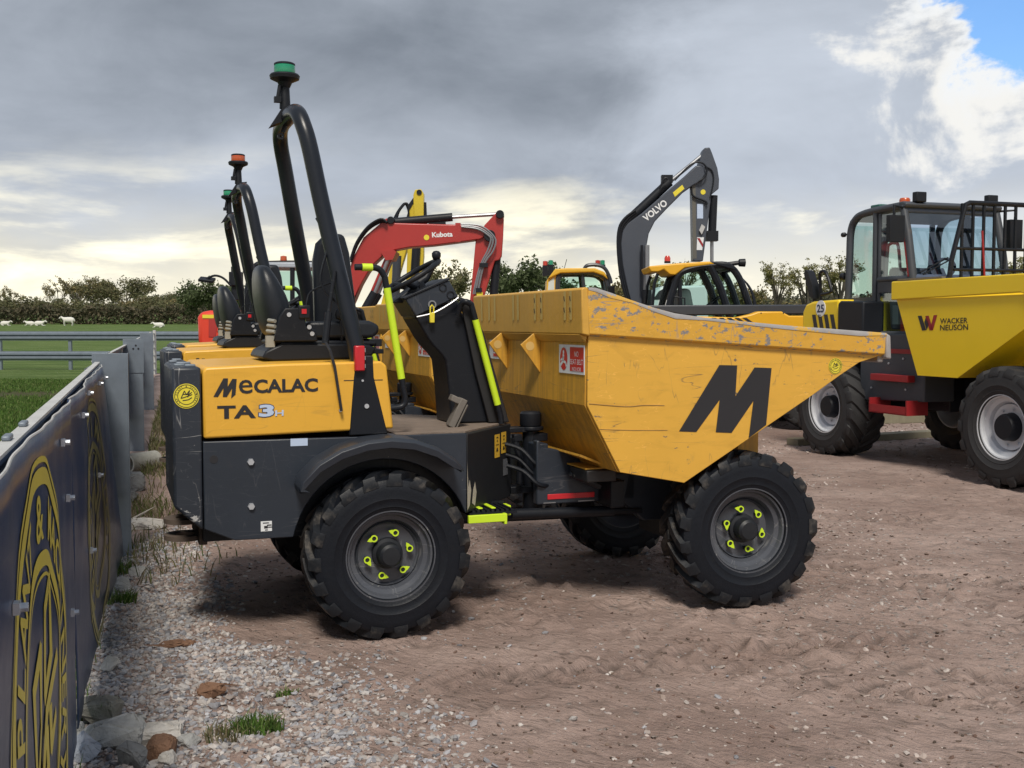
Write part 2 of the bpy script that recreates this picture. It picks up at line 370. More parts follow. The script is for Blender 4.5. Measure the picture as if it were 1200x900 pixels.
def rim_mb(rr, w, depth, dish):
    m = MB()
    m.lathe([(rr + .012, -.445 * w), (rr + .014, -.40 * w), (rr - .004, -.385 * w), (rr - .012, -.30 * w), (rr - .035 * rr / .22, -.27 * w), (rr - .05 * rr / .22, -.15 * w),
             (rr - .055 * rr / .22, depth - .02), (dish, depth), (dish * .55, depth + .004), (.02, depth + .004), (.02, depth + .03), (rr - .05 * rr / .22, depth + .03),
             (rr - .02, .3 * w), (rr + .01, .44 * w), (rr + .022, .44 * w), (rr - .008, .30 * w), (rr - .03 * rr / .22, .1 * w), (rr - .03 * rr / .22, -.2 * w), (rr + .002, -.30 * w), (rr + .024, -.40 * w), (rr + .022, -.445 * w)], 56, 'y', closed=True)
    return m
def pointer_mb():
    m = MB(); n = 18; o, i = [], []; K = .84
    for k in range(n):
        a = 2 * math.pi * k / n; r = .021
        if k == 0: r = .044
        elif k in (1, n - 1): r = .030
        o.append((K * r * math.cos(a), K * r * math.sin(a))); i.append((K * .0135 * math.cos(a), K * .0135 * math.sin(a)))
    vs = [(a, 0, b) for a, b in o] + [(a, 0, b) for a, b in i] + [(a, .006, b) for a, b in o] + [(a, .006, b) for a, b in i]
    fs = []
    for k in range(n):
        j = (k + 1) % n
        fs += [(k, j, n + j, n + k), (2 * n + k, 3 * n + k, 3 * n + j, 2 * n + j), (k, 2 * n + k, 2 * n + j, j), (n + k, n + j, 3 * n + j, 3 * n + k)]
    m.add(vs, fs); return m
_wheel_mesh = {}
def small_wheel(root, x, y, rot, turn=0):
    """dumper wheel: rim > tyre, lugs as tread, hub, six nut pointers"""
    W = .29
    if not _wheel_mesh:
        a, b = tyre_mb(.424, W, .215, 19)
        T = Matrix()
        _wheel_mesh['rim'] = rim_mb(.212, W, -.035, .150).build('wheel', RIMD)
        _wheel_mesh['tyre'] = a.build('tyre', RUB); _wheel_mesh['tread'] = b.build('tread', LUG, smooth=25)
        h = MB(); h.lathe([(.001, -.135), (.045, -.133), (.058, -.12), (.062, -.06), (.078, -.055), (.080, -.035), (.001, -.03)], 28)
        for k in range(6):
            t = k * math.pi / 3 + .3; h.lathe([(.012, -.07), (.012, -.035)], 6, 'y', (.112 * math.cos(t), 0, .112 * math.sin(t)))
        _wheel_mesh['hub'] = h.build('hub', DISC)
        _wheel_mesh['pointer'] = pointer_mb().build('nut_pointer', FLUO)
        for o in _wheel_mesh.values(): COL.objects.unlink(o)
    def inst(key, par, loc=(0, 0, 0), rot=(0, 0, 0)):
        o = _wheel_mesh[key].copy(); COL.objects.link(o); o.parent = par; o.location = loc; o.rotation_euler = rot; return o
    r = inst('rim', root, (x, y, .420), (0, turn, rot)); inst('tyre', r); inst('tread', r); inst('hub', r)
    for k in range(6):
        t = k * math.pi / 3 + .3
        inst('pointer', r, (.112 * math.cos(t), -.075, .112 * math.sin(t)), (0, -t - 1.9 + (k % 3) * .35, 0))
    return r

# ------------------------------------------------------------------ the front-tip site dumper (heading +X, near side -Y)
def make_dumper():
    D = empty('site_dumper', (-.872, 6.234, 0), R_(20))
    # rear counterweight
    m = MB(); rp = [(-1.030, -.628, 0), (-1.030, .12, 0), (-1.00, .40, 1), (-.93, .628, 2), (-.895, .628, 3), (-.895, -.628, 3)]
    lo = {0: .70, 1: .685, 2: .60, 3: .578}; m.loft([(x, y, lo[k]) for x, y, k in rp], [(x, y, 1.374) for x, y, k in rp])
    cw = m.build('counterweight', DARKW, D, bevel=.014)
    for x, y, sx, sy in ((-.985, -.45, .05, .05), (-.95, -.2, .07, .03), (-.985, .1, .04, .06), (-.94, -.55, .05, .02), (-.95, .4, .05, .05)):
        m = MB(); m.box(x - sx / 2, x + sx / 2, y - sy / 2, y + sy / 2, 1.373, 1.386); m.build('hinge_bracket', GALV, cw, bevel=.004)
    m = MB()
    m.lathe([(.045, -.012), (.105, -.012), (.105, .012), (.045, .012)], 24, 'z', (-.96, -.30, .585), closed=True)
    m.lathe([(.045, -.012), (.105, -.012), (.105, .012), (.045, .012)], 24, 'z', (-.96, -.30, .50), closed=True)
    m.box(-.90, -.86, -.42, .1, .47, .61)
    m.build('tow_hitch', RUST, D)
    # engine cover
    m = MB(); m.prism([(-.886, 1.026), (-.888, 1.352), (-.872, 1.372), (-.5, 1.386), (-.005, 1.393), (.022, 1.368), (.056, 1.046)], -.622, .622)
    hood = m.build('engine_cover', YEL, D, bevel=.012, seg=3)
    m = MB()
    for x0, x1, z in ((-.20, .0, 1.295), ): m.box(x0, x1, -.6235, -.6222, z, z + .004)
    m.build('panel_seam', INK, hood)
    Y = -.6245
    m = MB(); mp = [((u - 445) / 310, (553 - v) / 245) for u, v in MPX]
    # maker's name: tall first letter dropping below the line, rest in bold
    def M(a, b): return (-.838 + .111 * a, 1.220 + .098 * b)
    m.add([(M(a, b)[0], Y, M(a, b)[1]) for a, b in mp], [tuple(range(len(mp)))])
    put_text(m, 'e', (-.717, Y, 1.241), (.066, 0, .001), (0, 0, .068), .006)
    put_text(m, 'CALAC', (-.645, Y, 1.242), (.314, 0, .002), (0, 0, .068), .034)
    m.build('lettering', INK, hood, smooth=0)
    m = MB(); put_text(m, 'TA', (-.821, Y, 1.121), (.184, 0, .000), (0, 0, .064), .035); m.build('lettering', INK, hood, smooth=0)
    m = MB(); put_text(m, '3', (-.623, Y - .001, 1.125), (.073, 0, .001), (.002, 0, .060), .045); put_text(m, 'H', (-.544, Y - .001, 1.127), (.041, 0, .001), (.001, 0, .029), .02); m.build('lettering', STW, hood, smooth=0)
    m = MB(); put_text(m, '3', (-.627, Y + .0005, 1.121), (.081, 0, .001), (.002, 0, .068), .075); m.build('lettering', INKN, hood, smooth=0)
    # round yellow auction sticker on the counterweight
    def badge(c, r, ex, ez, par, ny):
        c, ex, ez, ny = Vector(c), Vector(ex), Vector(ez), Vector(ny)
        def P(a, b, h=0): return tuple(c + ex * a * r + ez * b * r + ny * h)
        mb = MB(); mb.add([P(math.cos(2 * math.pi * k / 36), math.sin(2 * math.pi * k / 36)) for k in range(36)], [tuple(range(36))])
        b = mb.build('round_sticker', STY, par, smooth=0)
        mb = MB()
        for r0, r1 in ((.93, .88), (.70, .65)):
            n = 36; mb.add([P(q * math.cos(2 * math.pi * k / n), q * math.sin(2 * math.pi * k / n), .001) for q in (r0, r1) for k in range(n)], [(k, (k + 1) % n, n + (k + 1) % n, n + k) for k in range(n)])
        for k, ch in enumerate('LBF PLANT & MACHINERY'):
            if ch == ' ': continue
            t = R_(222 - k * 13.2); o = c + (ex * math.cos(t) + ez * math.sin(t)) * r * .72 + ny * .001
            rad = ex * math.cos(t) + ez * math.sin(t); tan = ex * math.sin(t) - ez * math.cos(t)
            put_text(mb, ch, o - tan * r * .055, tan * r * .11, rad * r * .13)
        for st in ([(-.42, -.18), (-.15, .42), (.0, .1), (.25, .45), (.1, -.1)], [(-.42, -.18), (.1, -.02), (.45, .12)], [(-.3, -.36), (.15, -.3), (.42, -.12)], [(-.25, .15), (.2, .12), (.42, .3)]):
            for (a, b2), (a2, b3) in zip(st[:-1], st[1:]):
                d = Vector((a2 - a, b3 - b2)).normalized() * .035; mb.add([P(a - d.y, b2 + d.x, .001), P(a + d.y, b2 - d.x, .001), P(a2 + d.y, b3 - d.x, .001), P(a2 - d.y, b3 + d.x, .001)], [(0, 1, 2, 3)])
        mb.build('badge_print', INK, b if par is D else par, smooth=0)
        return b
    badge((-.964, -.631, 1.236), .060, (1, 0, 0), (0, 0, 1), D, (0, -1, 0))
    # lower side panels with the wheel arch, one each side
    arch = [(.47 * math.cos(R_(a)), .42 + .47 * math.sin(R_(a))) for a in range(168, 14, -7)]
    pan = [(-.890, .585), (-.745, .520)] + arch + [(.448, .585), (.448, 1.008), (-.890, 1.012)]
    for s in (-1, 1):
        m = MB(); m.prism(pan, s * .622, s * .56)
        p = m.build('side_panel', DARK, D, bevel=.008)
        if s == -1:
            m = MB()
            m.lathe([(.016, -.637), (.018, -.622)], 6, 'y', (-.665, 0, .905)); m.lathe([(.016, -.637), (.018, -.622)], 6, 'y', (-.665, 0, .685))
            m.build('bolt', BOLT, p)
            m = MB(); m.lathe([(.020, -.624), (.020, -.6225)], 20, 'y', (-.84, 0, .925)); m.build('plug_hole', INK, p)
            m = MB(); m.box(-.47, -.385, -.6245, -.6225, .975, 1.012); m.build('blank_sticker', STW, p)
            m = MB(); m.box(-.620, -.566, -.6245, -.6225, .557, .607); st = m.build('info_sticker', WHITE, D)
            m = MB()
            for q in [(-.61, .597, .03, .004), (-.59, .585, .022, .005), (-.604, .572, .018, .012), (-.585, .575, .02, .004), (-.60, .562, .014, .004)]: m.box(q[0], q[0] + q[2], -.6262, -.6248, q[1], q[1] + q[3])
            m.build('sticker_print', INK, st)
    m = MB(); m.box(-.885, .445, -.50, .50, .50, 1.0); m.box(-.3, .3, -.5, .5, .36, .52); m.build('chassis', BLK, D)
    m = MB(); m.tube([(0, -.62, .42), (0, .62, .42)], .06, 12); m.cbox((0, 0, .42), (.26, .34, .26)); m.build('rear_axle', BLK, D)
    # footwell box, chamfered towards the articulation
    fw = [(.45, -.620), (.862, -.16), (.862, .16), (.45, .620)]
    m = MB(); m.prism(fw, .585, 1.006, 'xy'); fb = m.build('footwell', mat('scuffed_footwell_paint', (.016, .018, .022), .45, chip=.10, chipcol=(.5, .47, .40), cs=6, dirt=.08), D, bevel=.006)
    m = MB(); m.prism([(.452, -.585), (.842, -.15), (.842, .15), (.452, .585), (.07, .60), (.07, -.60)], 1.007, 1.016, 'xy'); fl = m.build('floor_plate', MUDF, D)
    m = MB()
    for k in range(2):
        a = Vector((.45, -.62)); b = Vector((.862, -.16)); d = (b - a).normalized(); nrm = Vector((d.y, -d.x)) * .0025
        q = .60 + .155 * k; p0 = a + (b - a) * q + nrm; p1 = p0 + d * .075
        z0, z1 = (.835, .965) if k == 0 else (.850, .970)
        m.add([(p0.x, p0.y, z0), (p1.x, p1.y, z0), (p1.x, p1.y, z1), (p0.x, p0.y, z1)], [(0, 1, 2, 3)])
    hz = m.build('hazard_label', HAZ, fb, smooth=0)
    m = MB()
    for k in range(2):
        q = .60 + .155 * k; p0 = a + (b - a) * q + nrm * 1.6
        for z, h, o0, o1 in ((.945, .006, .02, .055), (.925, .012, .028, .048), (.905, .004, .01, .065), (.87, .02, .02, .05)):
            p = p0 + d * o0; p2 = p0 + d * o1; m.add([(p.x, p.y, z), (p2.x, p2.y, z), ((p2 - d * .01).x, (p2 - d * .01).y, z + h), ((p + d * .01).x, (p + d * .01).y, z + h)], [(0, 1, 2, 3)])
    m.build('hazard_print', INK, fb, smooth=0)
    m = MB(); p0 = a + (b - a) * .80 + nrm; p1 = p0 + d * .07
    m.add([(p0.x, p0.y, .72), (p1.x, p1.y, .72), (p1.x, p1.y, .815), (p0.x, p0.y, .815)], [(0, 1, 2, 3)]); m.build('serial_plate', mat('dull_plate', (.13, .14, .16), .5, chip=.1), fb, smooth=0)
    # bare metal scuff on the lower chamfer corner: chipped paint to primer
    m = MB()
    for pts in ([(0, .60), (.03, .62), (.05, .70), (.03, .76), (.015, .72), (.005, .80), (0, .86)], [(.06, .63), (.10, .61), (.12, .68), (.10, .74), (.075, .70)]):
        m.add([((a + d * q + nrm * .9).x, (a + d * q + nrm * .9).y, z) for q, z in pts], [tuple(range(len(pts)))])
    m.build('bare_metal_scuff', mat('bare_primer', (.50, .46, .38), .7, var=.2, vs=30), fb, smooth=0)
    # mudguards
    for s in (-1, 1):
        m = MB(); A, B = [], []
        prof_out = [(-.455, .79), (-.44, .835), (-.36, .915), (-.25, .975), (-.12, 1.012), (.0, 1.022), (.12, 1.008), (.24, .965), (.33, .905), (.372, .855)]
        n = len(prof_out)
        ins = [(x * .985, z - .055) for x, z in prof_out]; ins[0] = (-.405, .765); ins[-1] = (.372, .835)
        ys = (s * .56, s * .80, s * .815, s * .80)
        vs = []
        for (x, z), (xi, zi) in zip(prof_out, ins): vs += [(x, s * .55, z), (x, s * .795, z - .004), (x * .995, s * .812, z - .020), (xi, s * .806, zi), (xi, s * .790, zi), (x * .99, s * .780, z - .03), (x * .99, s * .55, z - .018)]
        fs = [(i * 7 + j, i * 7 + (j + 1) % 7, (i + 1) * 7 + (j + 1) % 7, (i + 1) * 7 + j) for i in range(n - 1) for j in range(7)] + [tuple(range(7)), tuple(range((n - 1) * 7, n * 7))]
        m.add(vs, fs); m.build('mudguard', FEND, D, smooth=50, bevel=.004)
    # step
    m = MB(); m.box(.47, .74, -.60, -.36, .565, .578)
    for k in range(9):
        m.box(.49 + k * .027, .505 + k * .027, -.59, -.38, .578, .59)
    m.box(.47, .745, -.375, -.36, .52, .60)
    st = m.build('step', BLK, D)
    m = MB(); m.box(.455, .66, -.632, -.612, .530, .572); m.box(.655, .672, -.632, -.57, .515, .572); m.box(.735, .755, -.46, -.38, .53, .585)
    m.box(.53, .555, -.57, -.40, .592, .600); m.box(.60, .625, -.58, -.40, .592, .600)
    m.build('step_edging', FLUO, st, bevel=.003)
    # roll bar
    def hoop(off=0):
        Yh = .43
        pts = [(-.085, -.565, 1.28), (-.15, -.54, 1.60), (-.265, -.455, 2.16), (-.325, -.42, 2.48), (-.352, -.385, 2.60), (-.366, -.32, 2.668), (-.372, -.2, 2.695), (-.372, 0, 2.700)]
        return pts + [(x, -y, z) for x, y, z in pts[-2::-1]]
    m = MB(); m.tube(smoothpath(hoop(), 5), .043, 18); rb = m.build('roll_bar', ROPS, D, smooth=60)
    for s in (-1, 1):
        m = MB(); yo = s * .625
        m.prism([(-.175, 1.018), (-.150, 1.31), (-.135, 1.42), (-.050, 1.42), (-.045, 1.31), (.025, 1.02)], yo, yo - s * .10)
        m.prism([(-.235, 1.138), (-.238, 1.155), (-.205, 1.162), (-.14, 1.17), (-.14, 1.12), (-.205, 1.130)], yo - s * .01, yo - s * .022)
        m.build('roll_bar_foot', BLK, D, bevel=.008)
        m = MB(); m.lathe([(.012, yo + s * .006), (.012, yo)], 10, 'y', (-.085, 0, 1.165)); m.lathe([(.008, yo + s * .006), (.008, yo)], 10, 'y', (-.22, 0, 1.147)); m.lathe([(.006, yo + s * .004), (.006, yo)], 10, 'y', (-.105, 0, 1.295)); m.build('bolt', BOLT, rb)
    m = MB(); m.tube([(-.219, -.652, 1.146), (-.251, -.650, 1.368), (-.272, -.64, 1.45), (-.284, -.575, 1.495)], .0075, 8); m.build('stay_cable', INK, D)
    m = MB(); m.tube([(-.284, -.575, 1.48), (-.262, -.56, 1.64)], .018, 10); m.tube([(-.262, -.56, 1.64), (-.226, -.55, 1.85)], .009, 8); m.build('gas_strut', BLK, D)
    m = MB(); m.prism([(-.225, 1.48), (-.235, 1.93), (-.215, 2.03), (-.16, 2.085), (-.06, 2.085), (-.03, 1.98), (.03, 1.48)], .02, .10); m.build('back_pad', VINYL, D, bevel=.025, seg=3)
    # amber/green beacon on its bracket
    m = MB(); m.prism([(-.47, 2.645), (-.40, 2.755), (-.32, 2.765), (-.34, 2.70)], -.05, .05); m.tube([(-.385, 0, 2.75), (-.385, 0, 2.89)], [.030, .024], 14); m.tube([(-.43, -.02, 2.78), (-.415, -.02, 2.87)], .01, 8)
    m.cbox((-.43, -.03, 2.79), (.035, .03, .03)); m.tube([(-.40, 0, 2.62), (-.36, 0, 2.72)], .012, 8); m.lathe([(.008, -.01), (.018, -.01), (.018, .01), (.008, .01)], 14, 'y', (-.41, 0, 2.60), closed=True)
    m.lathe([(.028, 2.863), (.04, 2.890), (.078, 2.908), (.082, 2.925), (.075, 2.934), (.045, 2.938)], 28, 'z', (-.385, 0, 0))
    bb = m.build('beacon_bracket', PLA, D, smooth=40)
    m = MB(); m.lathe([(.055, 2.934), (.058, 2.942), (.057, 2.978), (.054, 2.982)], 28, 'z', (-.385, 0, 0)); m.build('beacon_lens', GREENL, bb)
    m = MB(); m.lathe([(.057, 2.981), (.057, 2.990), (.048, 2.995), (.002, 2.997)], 28, 'z', (-.385, 0, 0)); m.build('beacon_cap', PLA, bb)
    m = MB(); m.box(-.148, -.098, -.655, -.612, 1.345, 1.472); m.build('tail_lamp', REDL, D, bevel=.006)
    m = MB()
    for z in (1.36, 1.40, 1.44): m.box(-.100, -.093, -.648, -.62, z, z + .02)
    m.build('lamp_holder', STEEL, D)
    m = MB()
    m.tube(smoothpath([(-.27, -.49, 2.05), (-.30, -.45, 2.12), (-.25, -.5, 2.0), (-.29, -.5, 1.8), (-.2, -.52, 1.68), (-.13, -.55, 1.66)], 5), .006, 6)
    m.tube(smoothpath([(-.38, -.2, 1.55), (-.33, -.25, 1.66), (-.3, -.25, 1.75), (-.2, -.3, 1.80)], 5), .005, 6)
    m.build('wiring', STEEL if False else PLA, D)
    # seat
    m = MB(); m.prism([(-.56, 1.402), (-.50, 1.385), (-.10, 1.392), (.03, 1.41), (.05, 1.455), (-.02, 1.475), (-.45, 1.482), (-.54, 1.44)], -.27, .27)
    m.prism([(-.50, 1.475), (.06, 1.462), (.06, 1.49), (-.49, 1.50)], -.24, .24)
    sb = m.build('seat_base', PLA, D, bevel=.012)
    m = MB(); m.prism([(-.40, 1.50), (-.38, 1.565), (-.30, 1.595), (.02, 1.600), (.075, 1.575), (.075, 1.535), (.04, 1.505)], -.24, .24); m.build('seat_cushion', VINYL, D, bevel=.028, seg=3)
    # back rest: curved shell leaning back
    m = MB(); secs = []
    for z, xb, xf, hw in ((1.51, -.50, -.40, .20), (1.56, -.525, -.385, .225), (1.63, -.545, -.37, .235), (1.72, -.56, -.385, .235), (1.80, -.565, -.425, .22), (1.87, -.562, -.47, .19), (1.905, -.545, -.50, .14)):
        ring = []
        for k in range(24):
            t = 2 * math.pi * k / 24; cx, sx_ = math.cos(t), math.sin(t); e = .62
            px = (xb + xf) / 2 + (xf - xb) / 2 * math.copysign(abs(cx) ** e, cx); py = hw * math.copysign(abs(sx_) ** e, sx_)
            ring.append((px, py, z - (px - xb) * .16))
        secs.append(ring)
    vs = [p for r in secs for p in r]; fs = [(i * 24 + k, i * 24 + (k + 1) % 24, (i + 1) * 24 + (k + 1) % 24, (i + 1) * 24 + k) for i in range(len(secs) - 1) for k in range(24)] + [tuple(range(24)), tuple(range((len(secs) - 1) * 24, len(secs) * 24))]
    m.add(vs, fs); bk = m.build('backrest', VINYL, D, smooth=70)
    mm = bk.modifiers.new('sub', 'SUBSURF'); mm.levels = 1; mm.render_levels = 1
    m = MB(); m.prism([(-.50, 1.49), (-.47, 1.62), (-.44, 1.665), (-.36, 1.665), (-.335, 1.63), (-.33, 1.565), (-.28, 1.55), (-.27, 1.49)], -.29, -.265); m.build('seat_bracket', BLK, D, bevel=.006); m = MB(); m.prism([(-.50, 1.49), (-.47, 1.62), (-.44, 1.665), (-.36, 1.665), (-.335, 1.63), (-.33, 1.565), (-.28, 1.55), (-.27, 1.49)], .265, .29)
    m.build('seat_bracket', BLK, D, bevel=.006)
    m = MB()
    for x, z in ((-.42, 1.63), (-.30, 1.53), (-.315, 1.565)): m.lathe([(.012, -.296), (.012, -.29)], 10, 'y', (x, 0, z))
    m.build('bolt', BOLT, sb)
    m = MB(); m.box(-.37, -.31, -.30, -.262, 1.61, 1.68); bu = m.build('belt_buckle', PLA, D, bevel=.006); m = MB(); m.box(-.355, -.33, -.304, -.2995, 1.635, 1.66); m.build('release_button', REDL, bu)
    m = MB()
    for k in range(3): m.tube([(-.525 + k * .004, -.225, 1.545 + k * .028), (-.49, -.275, 1.54 + k * .028)], .010, 8)
    m.box(-.535, -.49, -.262, -.22, 1.46, 1.52); m.build('adjuster', mat('grey_adjuster', (.30, .30, .27), .5), sb)
    m = MB(); m.tube([(-.13, -.23, 1.48), (-.14, -.24, 1.62)], .008, 8); m.lathe([(.001, 1.60), (.026, 1.61), (.032, 1.635), (.024, 1.66), (.001, 1.668)], 14, 'z', (-.14, -.24, 0))
    m.box(-.06, .02, -.25, -.2, 1.36, 1.47); m.box(.01, .10, -.23, -.05, 1.42, 1.445); m.box(.02, .09, -.23, -.05, 1.46, 1.50); m.build('control_lever', PLA, D, bevel=.006)
    # steering column
    m = MB(); body = [(.303, 1.640), (.30, 1.62), (.372, 1.50), (.40, 1.462), (.452, 1.408), (.475, 1.375), (.493, 1.21), (.507, 1.018), (.80, 1.018), (.690, 1.375), (.545, 1.715)]
    m.prism(body, -.15, .15); colm = m.build('steering_column', BLK, D, bevel=.010)
    m = MB(); m.prism([(.238, 1.722), (.49, 1.830), (.548, 1.735), (.300, 1.622)], -.165, .165); m.build('dash_box', DARK, colm, bevel=.008)
    m = MB(); m.prism([(.225, 1.726), (.49, 1.840), (.496, 1.828), (.235, 1.716)], -.172, .172); m.build('dash_lid', PLA, colm, bevel=.003)
    for x, z in ((.455, 1.785), (.50, 1.745)):
        m = MB(); m.lathe([(.018, -.172), (.022, -.172), (.022, -.164), (.018, -.164)], 20, 'y', (x, 0, z), closed=True); m.build('grommet', PLA, colm)
    m = MB(); m.prism([(.545, 1.735), (.600, 1.715), (.690, 1.53), (.842, 1.02), (.720, 1.02), (.640, 1.31), (.588, 1.55)], -.19, -.168); m.build('column_flange', CHIPB, colm, bevel=.004)
    m = MB(); m.tube(smoothpath([(.30, -.18, 1.62), (.40, -.185, 1.645), (.50, -.185, 1.70), (.54, -.185, 1.73)], 4), .005, 6)
    m.lathe([(.016, -.172), (.024, -.172), (.024, -.166), (.016, -.166)], 18, 'y', (.392, 0, 1.690), closed=True); m.build('edge_trim', STEEL, colm)
    m = MB(); m.box(.372, .400, -.195, -.176, 1.588, 1.645); pk = m.build('padlock', STY, D, bevel=.004)
    m = MB(); m.tube([(.376, -.186, 1.645), (.376, -.186, 1.675), (.386, -.186, 1.687), (.396, -.186, 1.675), (.396, -.186, 1.645)], .0045, 8); m.build('shackle', STY, pk)
    # steering wheel
    m = MB(); ax = Vector((-.52, 0, .85)).normalized(); side = Vector((0, 1, 0)); up = ax.cross(side).normalized(); c = Vector((.322, 0, 1.852)); N = 40
    ring = [c + (side * math.cos(2 * math.pi * k / N) + up * math.sin(2 * math.pi * k / N)) * .175 for k in range(N + 1)]
    m.tube(ring, .0155, 10, caps=False)
    for t in (30, 150, 270):
        e = c + (side * math.cos(R_(t)) + up * math.sin(R_(t))) * .165; m.tube([c - ax * .055, c - ax * .05 + (e - c) * .4, e], [.03, .022, .016], 8)
    m.tube([c - ax * .05, c - ax * .14], [.045, .035], 14)
    swl = m.build('steering_wheel', PLA, D, smooth=60)
    kp = c + (side * math.cos(R_(245)) + up * -.9) * .175
    kp = c - up * .170 + side * -.06 if up.x < 0 else c + up * .170 + side * -.06
    m = MB(); k2 = kp + ax * .035; m.lathe([(.001, -.03), (.018, -.026), (.026, -.005), (.026, .012), (.016, .024), (.001, .027)], 16, 'z', tuple(k2)); m.tube([kp, k2], .010, 8); m.build('steering_knob', PLA, swl, smooth=60)
    m = MB(); m.prism([(.19, 1.70), (.33, 1.81), (.36, 1.76), (.25, 1.70)], -.07, .07); m.build('column_cowl', PLA, colm, bevel=.01)
    # pedal
    m = MB(); m.push(Matrix.Translation((.455, -.30, 1.016)) @ Euler((0, R_(-32), R_(-8))).to_matrix().to_4x4() @ Euler((0, R_(58), 0)).to_matrix().to_4x4()); m.box(-.02, .018, -.055, .055, .0, .17); m.box(.022, .032, -.055, .055, -.01, .15); m.box(-.07, .0, -.05, .05, .13, .165); m.pop(); m.build('foot_pedal', MUDP, D, bevel=.005)
    # grab rails
    for s in (-1, 1):
        y = s * .60
        pts = [(-.135, y, 1.868), (-.04, y, 1.868), (-.004, y, 1.855), (.018, y, 1.82), (.026, y, 1.78), (.108, y, 1.28), (.122, y, 1.20), (.115, y, 1.165), (.075, y, 1.150), (-.06, y, 1.146)]
        m = MB(); m.tube(smoothpath(pts, 4), .0165, 12); gr = m.build('grab_rail', BLK, D, smooth=60)
        m = MB(); m.tube([(.030, y, 1.765), (.104, y, 1.30)], .0195, 12); m.tube([(-.098, y, 1.868), (-.045, y, 1.868)], .0195, 12); m.build('fluorescent_sleeve', FLUO, gr, smooth=60)
        y = s * .235
        pts = [(.535, y * .8, 1.63), (.548, y * .9, 1.69), (.568, y, 1.706), (.595, y, 1.69), (.612, y, 1.65), (.755, y, 1.13), (.775, y, 1.05), (.778, y, 1.016)]
        m = MB(); m.tube(smoothpath(pts, 4), .0165, 12); gr = m.build('grab_rail', BLK, D, smooth=60)
        m = MB(); m.tube([(.624, y, 1.605), (.756, y, 1.125)], .0195, 12); m.build('fluorescent_sleeve', FLUO, gr, smooth=60)
    # articulation and front frame
    m = MB(); m.tube([(1.0, -.12, .46), (1.0, -.12, .985)], .048, 18); m.lathe([(.075, .985), (.075, .965), (.06, .96)], 20, 'z', (1.0, -.12, 0)); m.box(.85, 1.0, -.17, -.07, .955, .985); m.box(.86, 1.0, -.17, -.07, .60, .64); m.box(1.0, 1.09, -.17, -.05, .90, .945); m.box(1.0, 1.09, -.17, -.05, .66, .70); m.box(1.0, 1.07, -.14, -.1, .50, .55)
    m.tube([(.87, -.2, .93), (.90, -.22, .80), (.90, -.2, .66)], .02, 10); m.cbox((.885, -.2, .93), (.05, .05, .04))
    m.build('articulation_joint', BLK, D, bevel=.004)
    for k, (y0, z0, z1) in enumerate(((-.24, .90, .80), (-.20, .84, .74), (-.27, .78, .70))):
        m = MB(); m.tube(smoothpath([(.80, y0, z0), (.88, y0 - .05, z0 - .03), (.95, y0 - .10, (z0 + z1) / 2 - .06), (1.03, y0 - .07, z1 - .03), (1.10, y0 - .02, z1)], 4), .013, 8); m.build('hydraulic_hose', RUB, D)
    m = MB(); m.lathe([(.058, .985), (.064, .995), (.064, 1.06), (.052, 1.072), (.002, 1.074)], 24, 'z', (1.0, -.12, 0)); m.build('breather_cap', PLA, D)
    m = MB()
    for s in (-1, 1):
        m.prism([(.945, .56), (.945, .925), (.968, .925), (.972, .885), (1.05, .875), (1.27, .815), (1.335, .68), (1.335, .56)], s * .36, s * .30)
        m.box(1.335, 1.56, s * .36, s * .30, .56, .72); m.prism([(1.52, .74), (1.48, .55), (1.62, .43), (2.2, .43), (2.28, .70)], s * .36, s * .28)
    m.box(1.0, 2.2, -.30, .30, .60, .70); m.box(.97, 1.04, -.3, .3, .70, .90)
    m.build('front_frame', DARK, D, bevel=.008)
    m = MB(); m.box(1.01, 1.30, -.366, -.360, .588, .618); m.build('side_reflector', REDL, D, bevel=.002)
    m = MB()
    for x0, x1 in ((.985, 1.06), (1.20, 1.30)): m.box(x0, x1, -.364, -.359, .567, .572)
    m.build('scrape', STEEL, D)
    m = MB(); m.tube([(.80, -.34, .515), (1.42, -.36, .500)], .030, 12); m.tube([(1.42, -.36, .5), (1.60, -.36, .492)], .018, 10); m.build('steering_ram', BLK, D)
    m = MB(); m.tube([(2.0, -.62, .42), (2.0, .62, .42)], .065, 12); m.cbox((2.0, 0, .42), (.28, .36, .28)); m.tube([(.4, 0, .45), (1.9, 0, .43)], .035, 10); m.build('front_axle', BLK, D)
    for x, y, rot, turn in ((0, -.655, 0, .1), (0, .655, math.pi, .5), (2.025, -.735, -.06, .62), (1.975, .735, math.pi - .06, 1.2)):
        r = small_wheel(D, x, y, rot, turn)
        if x > 1: r.scale = (1.035, 1.0, 1.035); r.location.z = .434
    # ---- skip
    YS = .865
    def yw(z): return YS
    S = None
    side = [(1.035, 1.545), (1.030, 1.158), (1.222, .797), (1.605, .722), (2.275, 1.10), (2.42, 1.182), (2.60, 1.290), (2.73, 1.362), (2.86, 1.395), (2.86, 1.43), (1.6, 1.49)]
    m = MB(); m.prism(side, -YS + .018, -YS - .002); S = m.build('skip', SKIP, D, bevel=.003)
    m = MB(); m.prism(side, YS - .018, YS + .002); m.build('skip_side', SKIP, S, bevel=.003)
    bw = YS - .019
    m = MB(); m.loft([(1.030, -bw, 1.545), (1.024, -bw, 1.158), (1.024, bw, 1.158), (1.030, bw, 1.545)], [(1.052, -bw, 1.545), (1.046, -bw, 1.165), (1.046, bw, 1.165), (1.052, bw, 1.545)])
    m.loft([(1.023, -bw, 1.157), (1.215, -bw, .797), (1.215, bw, .797), (1.023, bw, 1.157)], [(1.046, -bw, 1.163), (1.236, -bw, .81), (1.236, bw, .81), (1.046, bw, 1.163)])
    m.build('skip_back', SKIPB, S)
